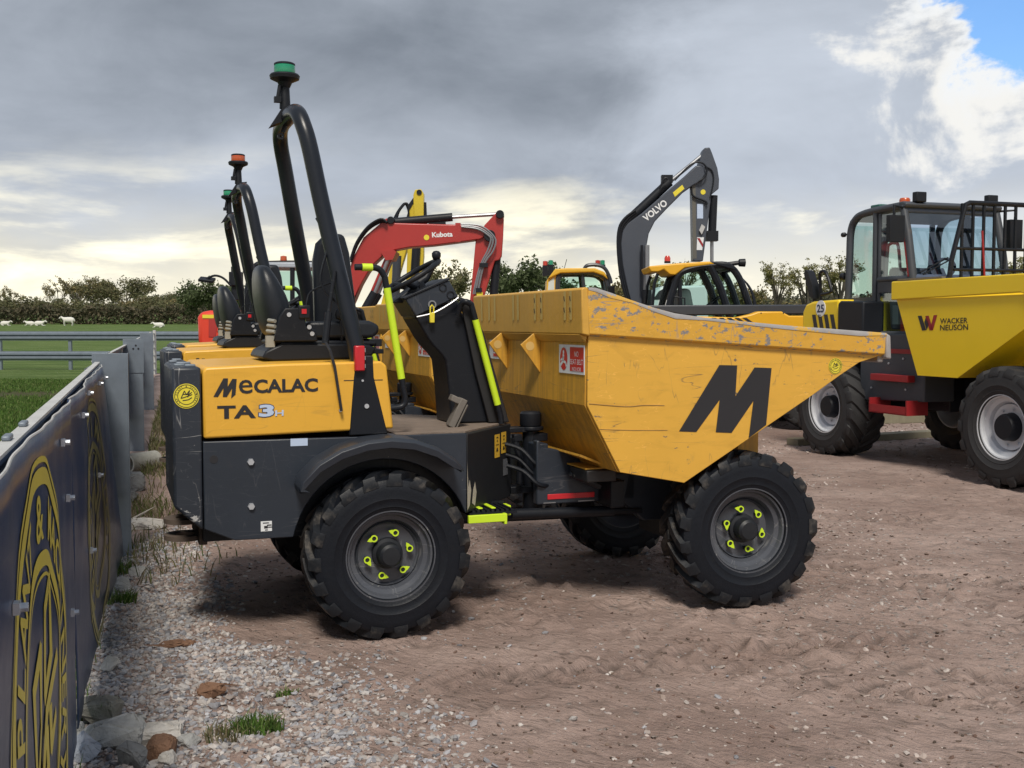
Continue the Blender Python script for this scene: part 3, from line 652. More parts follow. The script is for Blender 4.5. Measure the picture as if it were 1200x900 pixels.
    m = MB(); m.loft([(1.216, -bw, .797), (1.604, -bw, .722), (1.604, bw, .722), (1.216, bw, .797)], [(1.222, -bw, .818), (1.606, -bw, .743), (1.606, bw, .743), (1.222, bw, .818)])
    fr = [(1.605, .723), (2.275, 1.101), (2.42, 1.183), (2.60, 1.291), (2.73, 1.363), (2.86, 1.396)]
    for (x0, z0), (x1, z1) in zip(fr[:-1], fr[1:]): m.loft([(x0, -bw, z0), (x1, -bw, z1), (x1, bw, z1), (x0, bw, z0)], [(x0, -bw, z0 + .022), (x1, -bw, z1 + .022), (x1, bw, z1 + .022), (x0, bw, z0 + .022)])
    m.build('skip_floor', SKIPB, S)
    m = MB(); m.tube(smoothpath([(1.04, -.8675, 1.166), (1.25, -.8675, 1.146), (1.36, -.8675, 1.150), (1.48, -.8675, 1.146)], 4), .0028, 6); m.tube([(1.10, -.8675, 1.03), (1.3, -.8675, 1.018), (1.50, -.8675, 1.012)], .0022, 6); m.build('weld_seam', SEAM, S)
    # rim: folded box section round the top
    tp = [(1.018, 1.768), (1.06, 1.766), (1.14, 1.743), (1.26, 1.705), (1.40, 1.664), (1.52, 1.636), (1.70, 1.613), (2.2, 1.572), (2.70, 1.540), (2.885, 1.528)]
    bt = [(2.700, 1.420), (1.018, 1.530)]
    for s in (-1, 1):
        def ring(x, zt, zb): return [(x, s * (YS + .030), zb), (x, s * (YS + .042), zt - .008), (x, s * (YS + .036), zt), (x, s * (YS - .02), zt), (x, s * (YS - .02), zt - .02), (x, s * (YS - .004), zb - .012)]
        m = MB(); rs = []
        xs = [p[0] for p in tp]
        for x, zt in tp:
            zb = 1.530 + (x - 1.018) / (2.70 - 1.018) * (1.420 - 1.530); rs.append(ring(x, zt, zb))
        n = 6; vs = [p for r in rs for p in r]
        fs = [(i * n + j, i * n + (j + 1) % n, (i + 1) * n + (j + 1) % n, (i + 1) * n + j) for i in range(len(rs) - 1) for j in range(n)] + [tuple(range(n)), tuple(range((len(rs) - 1) * n, len(rs) * n))]
        m.add(vs, fs); m.build('skip_rim', RIM, S, bevel=.006, smooth=30)
        m = MB(); yo = s * (YS + .0435); vs = []
        for i, (x, zt) in enumerate(tp): vs += [(x, s * (YS + .0435), zt - .012 - .007 * (i % 3)), (x, s * (YS + .0435), zt - .003), (x, s * (YS + .037), zt + .0025), (x, s * (YS - .018), zt + .0025)]
        m.add(vs, [(i * 4 + j, i * 4 + j + 1, i * 4 + j + 5, i * 4 + j + 4) for i in range(len(tp) - 1) for j in range(3)]); m.build('worn_rim_edge', EDGE, S, smooth=60)
        m = MB(); m.loft([(2.884, s * (YS - .03), 1.385), (2.884, s * (YS + .045), 1.385), (2.884, s * (YS + .047), 1.528), (2.884, s * (YS - .03), 1.530)], [(2.925, s * (YS - .03), 1.378), (2.925, s * (YS + .040), 1.378), (2.918, s * (YS + .038), 1.515), (2.918, s * (YS - .03), 1.515)])
        m.build('worn_lip', LIP, S, bevel=.010, seg=3)
    m = MB(); m.loft([(.985, -YS - .036, 1.530), (.980, -YS - .036, 1.762), (.995, -YS - .036, 1.770), (1.017, -YS - .036, 1.770), (1.030, -YS - .036, 1.52)], [(.985, YS + .036, 1.530), (.980, YS + .036, 1.762), (.995, YS + .036, 1.770), (1.017, YS + .036, 1.770), (1.030, YS + .036, 1.52)])
    m.loft([(.985, -YS, 1.529), (1.0235, -YS, 1.482), (1.03, -YS, 1.52)], [(.985, YS, 1.529), (1.0235, YS, 1.482), (1.03, YS, 1.52)])
    m.build('skip_back_rim', RIMB, S, bevel=.006)
    m = MB(); m.box(2.86, 2.90, -YS, YS, 1.36, 1.42); m.build('front_lip', LIP, S, bevel=.008)
    for y in (-.20, .36):
        m = MB(); m.prism([(1.030, 1.500), (.985, 1.528), (.905, 1.462), (1.026, 1.300)], y - .008, y + .008); m.build('lifting_gusset', SKIPB, S, bevel=.003)
        m = MB(); m.lathe([(.026, y - .0095), (.026, y + .0095)], 16, 'y', (.962, 0, 1.455)); m.build('gusset_eye', mat('pale_eye', (.66, .44, .15), .6), S)
    for y in (-.78, -.70, -.36, -.26, .02, .10, .44, .55, .70):
        z0 = 1.60 + .01 * random.random(); m = MB(); m.add([(.9795, y, z0), (.9795, y + .032, z0), (.9775, y + .032, 1.755), (.9775, y, 1.755)], [(0, 1, 2, 3)]); m.build('faded_label', FADE, S, smooth=0)
    m = MB()
    for y in (-.755, -.675, -.335, -.235):
        for z in (1.64, 1.70): m.add([(.977, y - .012, z), (.977, y + .002, z + .006), (.9762, y + .006, z + .028), (.9762, y - .004, z + .03)], [(0, 1, 2, 3)])
    m.build('label_print', INK, S, smooth=0)
    # seat-belt sign
    def sign(y0, y1, z0, z1, x, flip=False):
        mb = MB(); mb.box(x - .004, x - .001, y0, y1, z0, z1); sg = mb.build('seat_belt_sign', WHITE, D)
        w = y1 - y0; X = x - .0055
        mb = MB(); mb.add([(X, y0 + .02 * w, z0 + .015), (X, y0 + .55 * w, z0 + .015), (X, y0 + .55 * w, z1 - .012), (X, y0 + .02 * w, z1 - .012)], [(0, 1, 2, 3)])
        cy, cz = y0 + .80 * w, (z0 + z1) / 2
        mb.add([(X, cy + .15 * w * math.cos(t), cz + .062 * math.sin(t)) for t in [2 * math.pi * k / 24 for k in range(24)]], [tuple(range(24))])
        mb.build('sign_panel', RED, sg, smooth=0)
        mb = MB(); X2 = X - .001
        for k, ln in enumerate(('NO', 'SEAT BELT', 'NO JOB')):
            wd = (.15, .49, .34)[k] * w; zz = z1 - .062 - k * .042; c = y0 + .285 * w
            put_text(mb, ln, (X2, c + wd / 2, zz), (0, -wd, 0), (0, 0, .028), .0)
        for q in ([(.0, .035), (.01, .045), (-.01, .045)], ): pass
        mb.add([(X2, cy + .03 * w * math.cos(t), cz + .036 + .012 * math.sin(t)) for t in [2 * math.pi * k / 12 for k in range(12)]], [tuple(range(12))])
        for (a0, b0), (a1, b1), t in (((0, .024), (.01, -.012), .011), ((.01, -.012), (-.04, -.02), .007), ((.01, -.012), (.05, -.035), .008), ((-.04, -.02), (-.05, -.042), .007), ((0, .01), (.05, -.01), .005)):
            d = Vector((a1 - a0, b1 - b0)).normalized() * t
            mb.add([(X2, cy + a0 * .8 - d.y, cz + b0 + d.x), (X2, cy + a0 * .8 + d.y, cz + b0 - d.x), (X2, cy + a1 * .8 + d.y, cz + b1 - d.x), (X2, cy + a1 * .8 - d.y, cz + b1 + d.x)], [(0, 1, 2, 3)])
        mb.build('sign_print', WHITE, sg, smooth=0)
    sign(-.845, -.50, 1.315, 1.470, 1.026); 
    mb = MB(); mb.box(1.020, 1.0235, .40, .68, 1.36, 1.48); sg = mb.build('warning_sign', WHITE, D)
    mb = MB()
    for z in (1.375, 1.405, 1.43, 1.455): mb.box(1.0178, 1.0195, .42, .60, z, z + .019)
    mb.build('sign_panel', RED, sg)
    # maker's initial on the side
    def P(u, v): return (1.535 + (u - 445) / 310 * .605, -YS - .0045, .995 + (553 - v) / 245 * .385 + (u - 445) / 310 * -.012)
    pts = [((u - 445) / 310, (v - 308) / 245) for u, v in MPX]
    quadc = {(0, 0): (1.55, 1.322), (1, 0): (2.148, 1.322), (0, 1): (1.55, 1.00), (1, 1): (2.148, 1.00)}
    m = MB(); m.add([SK(640 + u * .35, 320 + v * .35) for u, v in MPX], [tuple(range(len(MPX)))]); m.build('maker_initial', INK, S, smooth=0)
    badge(SK(979, 429), .046, (1, 0, 0), (0, 0, 1), S, (0, -1, 0))
    # skip carriage
    m = MB()
    for s in (-1, 1):
        m = MB(); m.prism([(2.13, .80), (2.13, .97), (2.20, 1.04), (2.27, 1.08), (2.27, .76)], s * .55, s * .48)
        m.prism([(1.60, .72), (1.75, .80), (2.15, 1.02), (2.15, .80), (1.75, .66)], s * .30, s * .24); m.build('skip_bracket', SKIPB, D, bevel=.004)
    m = MB(); m.box(1.13, 1.33, -.62, .62, .785, .792); m.push(Matrix.Translation((1.20, 0, .815)) @ Euler((0, R_(22), 0)).to_matrix().to_4x4()); m.box(-.13, .06, -.66, .66, 0, .012); m.pop(); m.build('skip_flange', SKIPB, D)
    m = MB(); m.box(1.13, 1.31, -.64, -.40, .715, .782); m.build('rubber_stop', CHIPB, D, bevel=.008)
    m = MB(); m.box(1.33, 1.42, -.52, .52, .545, .70); m.tube([(1.12, -.42, .74), (1.30, -.46, .66)], .02, 8); m.build('cross_member', BLK, D, bevel=.008)
    return D
def SK(u, v):
    """photograph point on the near skip side (the plane y = -.8695 of the dumper)"""
    a = R_(20); o = Vector((-.872, 6.234, 0)); ex = Vector((math.cos(a), math.sin(a), 0)); ey = Vector((-math.sin(a), math.cos(a), 0))
    sp, cp = math.sin(PITCH), math.cos(PITCH); A, B = (u - 600) / FPX, (450 - v) / FPX
    d = Vector((A, cp + B * sp, B * cp - sp)); C = Vector((0, 0, EYE))
    t = ((o + ey * -.8695) - C).dot(ey) / d.dot(ey); p = C + d * t - o
    return (p.dot(ex), -.8695, p.z)
SEAM = mat('rusty_weld', (.34, .19, .05), .6, var=.4, vs=12)
EDGE = mat('worn_edge_steel', (.33, .32, .32), .5, var=.3, vs=9, chip=.62, chipcol=(.62, .37, .07), cs=7, cstretch=(1, 1, 2), bump=.2, bs=30)
RIMB = mat('scraped_back_rim', (.66, .37, .06), .5, var=.08, grime=.3, dirt=.1, ds=5, dirtcol=(.4, .26, .1), chip=.14, chipcol=(.5, .42, .3), cs=9, streak=.2, bump=.08, bs=7)

DUMP = make_dumper()
tag(DUMP, 'nearest yellow and charcoal site dumper, its skip marked with a big black M', 'dumper', 'site dumpers parked in a row')
def shift_dumper(dx, dy, label, lens=None):
    c = copy_tree(DUMP); a = R_(20)
    c.location = (-.872 + dx * math.cos(a) - dy * math.sin(a), 6.234 + dx * math.sin(a) + dy * math.cos(a), 0); c['label'] = label
    if lens:
        for ch in c.children_recursive:
            if ch.name.startswith('beacon_lens'): ch.data = ch.data.copy(); ch.data.materials[0] = lens
    return c
shift_dumper(.12, 3.4, 'middle dumper of the row, with an orange lens on its beacon', ORANGEL)
shift_dumper(.30, 5.95, 'farthest dumper of the row, only its roll bar, hood edge and skip corner showing')
# ------------------------------------------------------------------ big yellow wheeled dumper on the right (heading +X, near side -Y)
def make_big_dumper():
    W = empty('wheeled_dumper', (5.8146, 11.0307, 0), R_(-71))
    w, R = .50, .59
    a, b = tyre_mb(R, w, .30, 17, lugh=.028, ang=.55, seg=56)
    rim = rim_mb(.297, w, -.09, .16)
    protos = [('wheel', rim, SILV), ('tyre', a, RUBG), ('tread', b, RUBG)]
    P = []
    for n, mb, mt in protos:
        o = mb.build(n, mt, smooth=30); COL.objects.unlink(o); P.append(o)
    h = MB(); h.lathe([(.001, -.20), (.115, -.195), (.13, -.17), (.135, -.10), (.145, -.08), (.001, -.07)], 28)
    ho = h.build('hub', PLA); COL.objects.unlink(ho)
    h = MB()
    for k in range(8):
        t = k * math.pi / 4; h.lathe([(.014, -.115), (.014, -.085)], 6, 'y', (.18 * math.cos(t), 0, .18 * math.sin(t)))
    hb = h.build('wheel_nuts', BOLT); COL.objects.unlink(hb)
    for x, s, t in ((0, -1, .2), (0, 1, .5), (-2.88, -1, .9), (-2.88, 1, .1)):
        r = P[0].copy(); COL.objects.link(r); r.parent = W; r.location = (x, s * .95, .588); r.rotation_euler = (0, t, 0 if s < 0 else math.pi)
        for q in P[1:] + [ho, hb]: c = q.copy(); COL.objects.link(c); c.parent = r
    # chassis
    m = MB(); m.box(-3.5, -1.35, -.62, .62, .62, 1.30); m.prism([(-1.35, .75), (-1.35, 1.1), (-.3, 1.0), (.4, 1.0), (.4, .6), (-.9, .5)], -.45, .45)
    m.tube([(-2.88, -.7, .59), (-2.88, .7, .59)], .10, 12); m.tube([(0, -.7, .59), (0, .7, .59)], .10, 12); m.build('chassis', BLK, W, bevel=.01)
    # under-cab side with steps
    m = MB(); m.prism([(-2.42, .70), (-2.42, 1.47), (-1.30, 1.47), (-1.30, .74)], -1.0, -.60); m.build('side_box', WGREY, W, bevel=.012)
    m = MB(); m.prism([(-2.42, .70), (-2.42, 1.47), (-1.30, 1.47), (-1.30, .74)], .60, 1.0); m.build('side_box', WGREY, W, bevel=.012)
    m = MB(); m.box(-2.25, -1.35, -1.013, -.99, 1.255, 1.305); m.build('red_strip', WRED, W)
    m = MB(); m.box(-2.10, -1.46, -1.10, -.95, .945, 1.02); m.build('upper_step', WRED, W, bevel=.006)
    m = MB(); m.box(-2.05, -1.42, -1.14, -.86, .585, .60); m.box(-2.05, -1.42, -1.14, -1.125, .585, .68)
    for k in range(9): m.box(-2.03 + k * .07, -2.015 + k * .07, -1.12, -.87, .60, .612)
    m.box(-2.06, -2.04, -1.14, -.86, .585, .75); m.box(-1.43, -1.41, -1.14, -.86, .585, .75); m.build('lower_step', WRED, W)
    for x, z in ((-2.2, 1.16), (-1.9, 1.14), (-1.65, 1.2), (-1.6, .86), (-2.2, .85)): m = MB(); m.lathe([(.012, -1.012), (.012, -1.0)], 8, 'y', (x, 0, z)); m.build('bolt', BOLT, W)
    # rear bonnet
    m = MB(); m.prism([(-3.62, 1.25), (-3.62, 1.74), (-3.55, 1.83), (-3.40, 1.865), (-2.86, 1.880), (-2.86, 1.25)], -1.0, .85); hd = m.build('bonnet', WYEL, W, bevel=.03, seg=3)
    m = MB()
    for k in range(4):
        x = -3.40 + k * .125; m.prism([(x, 1.70), (x + .07, 1.70), (x + .13, 1.50), (x + .06, 1.50)], -1.006, -.998)
    m.build('air_slot', INK, hd)
    m = MB(); m.lathe([(.10, -1.006), (.10, -1.0)], 28, 'y', (-3.22, 0, 1.775)); pl = m.build('number_plate', WHITE, W)
    m = MB(); put_text(m, '25', (-3.295, -1.008, 1.725), (.15, 0, 0), (0, 0, .10), .03); m.build('lettering', INKN, pl, smooth=0)
    m = MB(); m.prism([(-2.85, 1.25), (-2.85, 1.83), (-2.80, 1.86), (-2.36, 1.845), (-2.36, 1.25)], -1.02, -.72); m.build('air_filter_box', PLA, W, bevel=.02)
    # rear-view mirror and frame on the bonnet
    m = MB(); m.tube(smoothpath([(-3.36, -.9, 1.86), (-3.36, -.92, 2.10), (-3.34, -.94, 2.20), (-3.28, -.94, 2.24), (-3.20, -.94, 2.20), (-3.10, -.94, 2.02), (-3.12, -.94, 1.97), (-3.30, -.94, 1.95)], 4), .020, 8); m.tube([(-3.50, -.9, 1.84), (-3.50, -.9, 1.95)], .03, 8)
    m.prism([(-3.46, 1.90), (-3.53, 1.93), (-3.66, 2.22), (-3.63, 2.27), (-3.57, 2.24), (-3.47, 2.07)], -.96, -.86); m.build('mirror_frame', PLA, W, bevel=.01)
    # cab: front at x=-1.92, rear at x=-3.0
    yb, yf = -.75, .55
    z0, z1 = 1.48, 2.84
    SP = {'rear': (-3.02, -2.97), 'mid': (-2.52, -2.51), 'front': (-1.80, -2.02)}
    for s, y in ((-1, yb), (1, yf)):
        m = MB(); t = .05
        m.tube(smoothpath([(-3.02, y, 1.85), (-3.0, y, 2.4), (-2.985, y, 2.70), (-2.90, y, 2.84), (-2.70, y, 2.905), (-2.05, y, 2.93)], 4), .045, 8)
        m.tube([(-2.50, y, 1.40), (-2.505, y, 2.89)], .036, 8); m.tube([(-2.43, y - .01 * s, 1.45), (-2.43, y - .01 * s, 2.87)], .028, 8)
        m.tube([(-3.02, y, 1.86), (-2.43, y, 1.80)], .04, 8); m.box(-3.0, -2.5, y - .02, y + .02, 1.48, 1.9)
        m.tube([(-2.43, y, 2.10), (-1.85, y, 2.10)], .035, 8); m.box(-2.42, -1.83, y - .018, y + .018, 1.95, 2.10); m.tube([(-2.43, y, 1.46), (-1.85, y, 1.46)], .04, 8)
        m.build('cab_side_frame', WGREY, W, smooth=50)
        m = MB(); m.tube([(-1.80, y, 1.46), (-1.83, y, 2.10), (-1.93, y, 2.60), (-2.02, y, 2.92)], .045, 8); m.build('cab_pillar', WGREY, W, smooth=50)
        if s < 0: m = MB(); m.tube([(-1.865, y - .012, 2.12), (-1.955, y - .012, 2.58), (-1.985, y - .012, 2.74)], .030, 8); m.build('red_door_edge', WRED, W)
        m = MB(); m.add([(-2.97, y, 1.9), (-2.54, y, 1.9), (-2.54, y, 2.87), (-2.75, y, 2.87), (-2.90, y, 2.80), (-2.95, y, 2.68)], [tuple(range(6))]); m.build('rear_side_pane', GLS, W, smooth=0)
        m = MB(); m.add([(-2.40, y, 2.12), (-1.87, y, 2.12), (-1.97, y, 2.60), (-2.03, y, 2.86), (-2.40, y, 2.86)], [tuple(range(5))]); m.build('door_pane', GLS, W, smooth=0)
        m = MB(); m.add([(-2.40, y, 1.50), (-1.85, y, 1.50), (-1.86, y, 1.94), (-2.40, y, 1.94)], [(0, 1, 2, 3)]); m.build('lower_pane', GLS, W, smooth=0)
    m = MB(); m.prism([(-3.0, 2.82), (-2.88, 2.90), (-2.65, 2.945), (-2.0, 2.975), (-1.93, 2.945), (-1.95, 2.90), (-2.7, 2.88)], yb - .03, yf + .03); m.build('cab_roof', WGREY, W, bevel=.015)
    m = MB(); m.box(-1.87, -1.80, yb, yf, 1.40, 2.08); m.box(-3.0, -1.85, yb + .03, yf - .03, 1.40, 1.47); m.box(-3.03, -2.98, yb, yf, 1.45, 1.9); m.build('cab_base', WGREY, W, bevel=.01)
    m = MB(); m.add([(-1.83, yb + .04, 2.10), (-1.83, yf - .04, 2.10), (-2.01, yf - .04, 2.90), (-2.01, yb + .04, 2.90)], [(0, 1, 2, 3)]); m.build('windscreen', GLB, W, smooth=0)
    m = MB(); m.add([(-3.02, yb + .04, 1.92), (-3.02, yf - .04, 1.92), (-2.97, yf - .04, 2.78), (-2.97, yb + .04, 2.78)], [(0, 1, 2, 3)]); m.build('rear_pane', GLS, W, smooth=0)
    TRIM = mat('blue_grey_trim', (.075, .10, .16), .45)
    for z in (2.10, 2.88): m = MB(); m.tube([(-1.83 if z < 2.5 else -2.02, yb, z), (-1.83 if z < 2.5 else -2.02, yf, z)], .045, 8); m.build('cab_cross_bar', TRIM, W, smooth=50)
    for q in (yb + .5, yf - .1): m = MB(); m.tube([(-3.0, q, 1.9), (-2.98, q, 2.82)], .035, 8); m.build('cab_rear_pillar', TRIM, W, smooth=50)
    m = MB(); m.prism([(-2.75, 1.5), (-2.78, 1.95), (-2.80, 2.25), (-2.70, 2.28), (-2.62, 1.98), (-2.2, 1.95), (-2.18, 1.85), (-2.6, 1.8)], -.35, .2); m.build('cab_seat', SEATG, W, bevel=.04)
    m = MB(); c = Vector((-2.15, -.1, 2.22)); m.tube([c + Vector((.06 * math.sin(t), .19 * math.cos(t), .12 * math.sin(t))) for t in [2 * math.pi * k / 24 for k in range(25)]], .016, 8, caps=False); m.tube([c, (-1.95, -.1, 1.9)], .03, 8); m.box(-2.0, -1.87, -.4, .3, 1.9, 2.10); m.build('cab_wheel', PLA, W)
    m = MB(); m.tube(smoothpath([(-2.38, yb + .06, 2.10), (-2.36, yb + .06, 2.45), (-2.33, yb + .06, 2.51), (-2.24, yb + .06, 2.52), (-2.17, yb + .06, 2.47), (-2.12, yb + .06, 2.12)], 4), .018, 8); m.build('door_rail', mat('grey_rail', (.2, .21, .22), .4), W)
    m = MB(); m.box(-2.28, -2.18, yb + .08, yb + .25, 1.58, 1.80); m.build('cab_box', mat('grey_box', (.35, .36, .36), .5), W)
    # mirrors and lamps
    m = MB(); m.tube([(-2.0, yb - .02, 2.90), (-1.90, yb - .22, 2.91), (-1.90, yb - .22, 2.80)], .016, 8); m.box(-1.93, -1.86, yb - .30, yb - .10, 2.50, 2.80); m.build('wing_mirror', PLA, W, bevel=.03, seg=3)
    m = MB(); m.tube([(-2.0, yf, 2.90), (-1.90, yf + .18, 2.91), (-1.90, yf + .18, 2.80)], .016, 8); m.box(-1.93, -1.86, yf + .08, yf + .26, 2.46, 2.80); m.build('wing_mirror', PLA, W, bevel=.03, seg=3)
    for y in (yb + .17, yf - .12): m = MB(); m.box(-2.0, -1.92, y - .07, y + .07, 2.965, 3.08); m.tube([(-1.96, y, 2.93), (-1.96, y, 2.98)], .02, 6); m.build('work_lamp', PLA, W, bevel=.015)
    m = MB(); m.lathe([(.001, 2.97), (.06, 2.97), (.062, 3.01), (.05, 3.03), (.001, 3.035)], 16, 'z', (-2.15, yb + .12, 0)); m.build('orange_beacon', ORANGEL, W)
    m = MB(); m.box(-2.62, -2.45, yb + .0, yb + .14, 2.94, 2.99); m.build('green_beacon', mat('dark_green_lens', (.02, .10, .08), .3), W, bevel=.015)
    m = MB(); m.tube([(-3.0, yb, 2.68), (-3.12, yb, 2.68)], .012, 6); m.lathe([(.001, -.04), (.03, -.02), (.03, .02), (.001, .04)], 10, 'x', (-3.13, yb, 2.68)); m.build('rear_lamp', PLA, W)
    m = MB(); m.lathe([(.001, -.05), (.045, -.03), (.045, .03), (.001, .05)], 12, 'x', (-3.12, yb, 2.17)); m.build('rear_knob', PLA, W)
    # skip
    YS = 1.15
    side = [(-1.600, 1.85), (-1.236, 1.034), (-.628, 1.034), (.243, 1.532), (1.05, 1.93), (1.05, 1.98), (.2, 1.86)]
    m = MB(); m.prism(side, -YS, -YS + .02); sk = m.build('skip', WYEL, W, bevel=.003)
    m = MB(); m.prism(side, YS - .02, YS); m.build('skip_side', WYEL, sk)
    b2 = YS - .02
    m = MB()
    pl = [(-1.64, 2.03), (-1.600, 1.85), (-1.236, 1.036), (-.628, 1.036), (.243, 1.534), (1.05, 1.93)]
    for (x0, za), (x1, zb) in zip(pl[:-1], pl[1:]): m.loft([(x0, -b2, za), (x1, -b2, zb), (x1, b2, zb), (x0, b2, za)], [(x0 + .02, -b2, za + .022), (x1 + .02, -b2, zb + .022), (x1 + .02, b2, zb + .022), (x0 + .02, b2, za + .022)])
    m.build('skip_floor', WYELU, sk)
    for s in (-1, 1):
        m = MB(); prof = [(-1.655, 1.840), (-1.655, 2.03), (-1.60, 2.05), (.3, 2.06), (1.05, 2.02), (1.05, 1.93), (.15, 1.862), (-.2, 1.862)]
        m.prism([(-1.65, 1.845), (-1.65, 2.045), (.25, 2.056), (1.06, 2.02), (1.06, 1.93), (.45, 1.80), (.22, 1.878)], s * (YS + .035), s * (YS - .03)); m.build('skip_rim', WYEL, sk, bevel=.012)
    m = MB(); m.box(-1.69, -1.60, -YS, YS, 1.86, 2.05); m.build('skip_rim', WYEL, sk, bevel=.01)
    m = MB(); m.prism([(-.62, 1.06), (-.2, 1.28), (.2, 1.50), (.3, 1.44), (-.1, 1.2), (-.45, 1.0)], -.62, -.50); m.prism([(-.62, 1.06), (-.2, 1.28), (.2, 1.50), (.3, 1.44), (-.1, 1.2), (-.45, 1.0)], .50, .62); m.build('skip_rib', WYEL, sk)
    m = MB(); m.box(-1.60, -.9, -YS + .01, -YS + .06, 2.056, 2.075); m.build('rim_dirt', MUDP, sk)
    Y = -YS - .003
    def Q(u, v):
        a = R_(-71); o = Vector((5.8146, 11.0307, 0)); ex = Vector((math.cos(a), math.sin(a), 0)); ey = Vector((-math.sin(a), math.cos(a), 0))
        sp, cp = math.sin(PITCH), math.cos(PITCH); A, B = (u - 600) / FPX, (450 - v) / FPX
        d = Vector((A, cp + B * sp, B * cp - sp)); C = Vector((0, 0, EYE)); t = ((o + ey * Y) - C).dot(ey) / d.dot(ey); p = C + d * t - o
        return Vector((p.dot(ex), Y, p.z))
    z = lambda u, v: Q(880 + u / 3.75, 220 + v / 3.75)
    m = MB(); m.add([z(733, 563), z(750, 562), z(770, 626), z(752, 628)], [(0, 1, 2, 3)]); m.add([z(762, 590), z(770, 564), z(782, 600), z(772, 626)], [(0, 1, 2, 3)]); m.build('emblem', INK, sk, smooth=0)
    m = MB(); m.add([z(766, 563), z(781, 562), z(800, 626), z(785, 627)], [(0, 1, 2, 3)]); m.add([z(787, 620), z(803, 560), z(819, 559), z(800, 626)], [(0, 1, 2, 3)]); m.build('emblem', WRED, sk, smooth=0)
    m = MB(); o = z(831, 598); put_text(m, 'WACKER', o, z(952, 595) - o, z(831, 574) - o, .012); o = z(831, 628); put_text(m, 'NEUSON', o, z(954, 625) - o, z(831, 603) - o, .012); m.build('lettering', INK, sk, smooth=0)
    # screen guard of vertical bars, hinged on the back of the skip
    g = MB(); xg = -1.52; ya, yb2 = -.42, 1.20
    def G(y, z): return (xg - (z - 2.05) * .0, y, z)
    g.tube([G(ya - .10, 2.08), G(ya - .07, 2.30), G(ya + .10, 2.90), G(ya + .16, 2.925), G(yb2 - .42, 2.925), G(yb2 - .35, 2.90), G(yb2, 2.45), G(yb2 + .02, 2.05)], .028, 8)
    for zz in (2.42, 2.185): g.tube([G(ya - .05, zz), G(yb2, zz)], .018, 8)
    for k in range(11):
        y = ya + .06 + k * .148
        if y > yb2 - .02: continue
        zt = 2.915 if y < yb2 - .40 else 2.915 - (y - yb2 + .40) * 1.35
        g.box(xg - .012, xg + .012, y - .014, y + .014, 2.06, zt)
    g.tube([G(ya - .10, 2.08), (xg - .12, ya - .22, 2.06)], .03, 8)
    g.build('screen_guard', BLK, W)
    m = MB(); m.tube([(xg + .02, -.05, 2.06), (xg + .02, -.10, 2.62)], .012, 8); m.build('red_marker', WRED, W)
    m = MB(); m.tube([(-1.8, -.68, 2.16), (-1.86, -.25, 2.34)], .008, 6); m.tube([(-1.8, -.64, 2.14), (-1.86, -.21, 2.32)], .008, 6); m.build('wiper', PLA, W)
    return W
tag(make_big_dumper(), 'big lemon yellow wheeled dumper with glazed cab and silver rims at the right', 'dumper')

# ------------------------------------------------------------------ machines behind (side views, local axes parallel to the world)
def rel(root, uv, Y):
    o = root.location
    return [((at(u, v, Y) - o).x, (at(u, v, Y) - o).z) for u, v in uv]
def track_unit(root, x0, x1, y0, y1, par_mat, h=.62):
    for ya, yb in ((y0, y0 + .42), (y1 - .42, y1)):
        m = MB(); r = h / 2; n = 40
        prof = arc(x0 + r, r, r, 90, 270, 8) + arc(x1 - r, r, r, -90, 90, 8)
        m.prism(prof, ya, yb)
        for k in range(int((x1 - x0) / .12)):
            x = x0 + .1 + k * .12; m.box(x, x + .07, ya - .005, yb + .005, h - .01, h + .025); m.box(x, x + .07, ya - .005, yb + .005, -.0, .012)
        t = m.build('track', PLA, root, bevel=.01)
        m = MB()
        for k in range(4): m.lathe([(.10, ya - .02), (.10, ya)], 16, 'y', (x0 + .45 + k * (x1 - x0 - .9) / 3, 0, r * .8))
        m.lathe([(.2, ya - .02), (.2, ya)], 18, 'y', (x0 + r, 0, r)); m.lathe([(.2, ya - .02), (.2, ya)], 18, 'y', (x1 - r, 0, r)); m.build('roller', RUST, t)
    m = MB(); m.box(x0 + .5, x1 - .5, y0 + .3, y1 - .3, .25, .60); m.lathe([(.5, .6), (.5, .78)], 28, 'z', ((x0 + x1) / 2, (y0 + y1) / 2, 0)); m.build('undercarriage', BLK, root)
def add_text_side(root, name, body, p0, p1, hgt, material, y, bold=.03, par=None):
    m = MB(); ex = Vector((p1[0] - p0[0], 0, p1[1] - p0[1])); n = Vector((-ex.z, 0, ex.x)).normalized() * hgt
    put_text(m, body, (p0[0], y, p0[1]), ex, n, bold); return m.build(name, material, par or root, smooth=0)

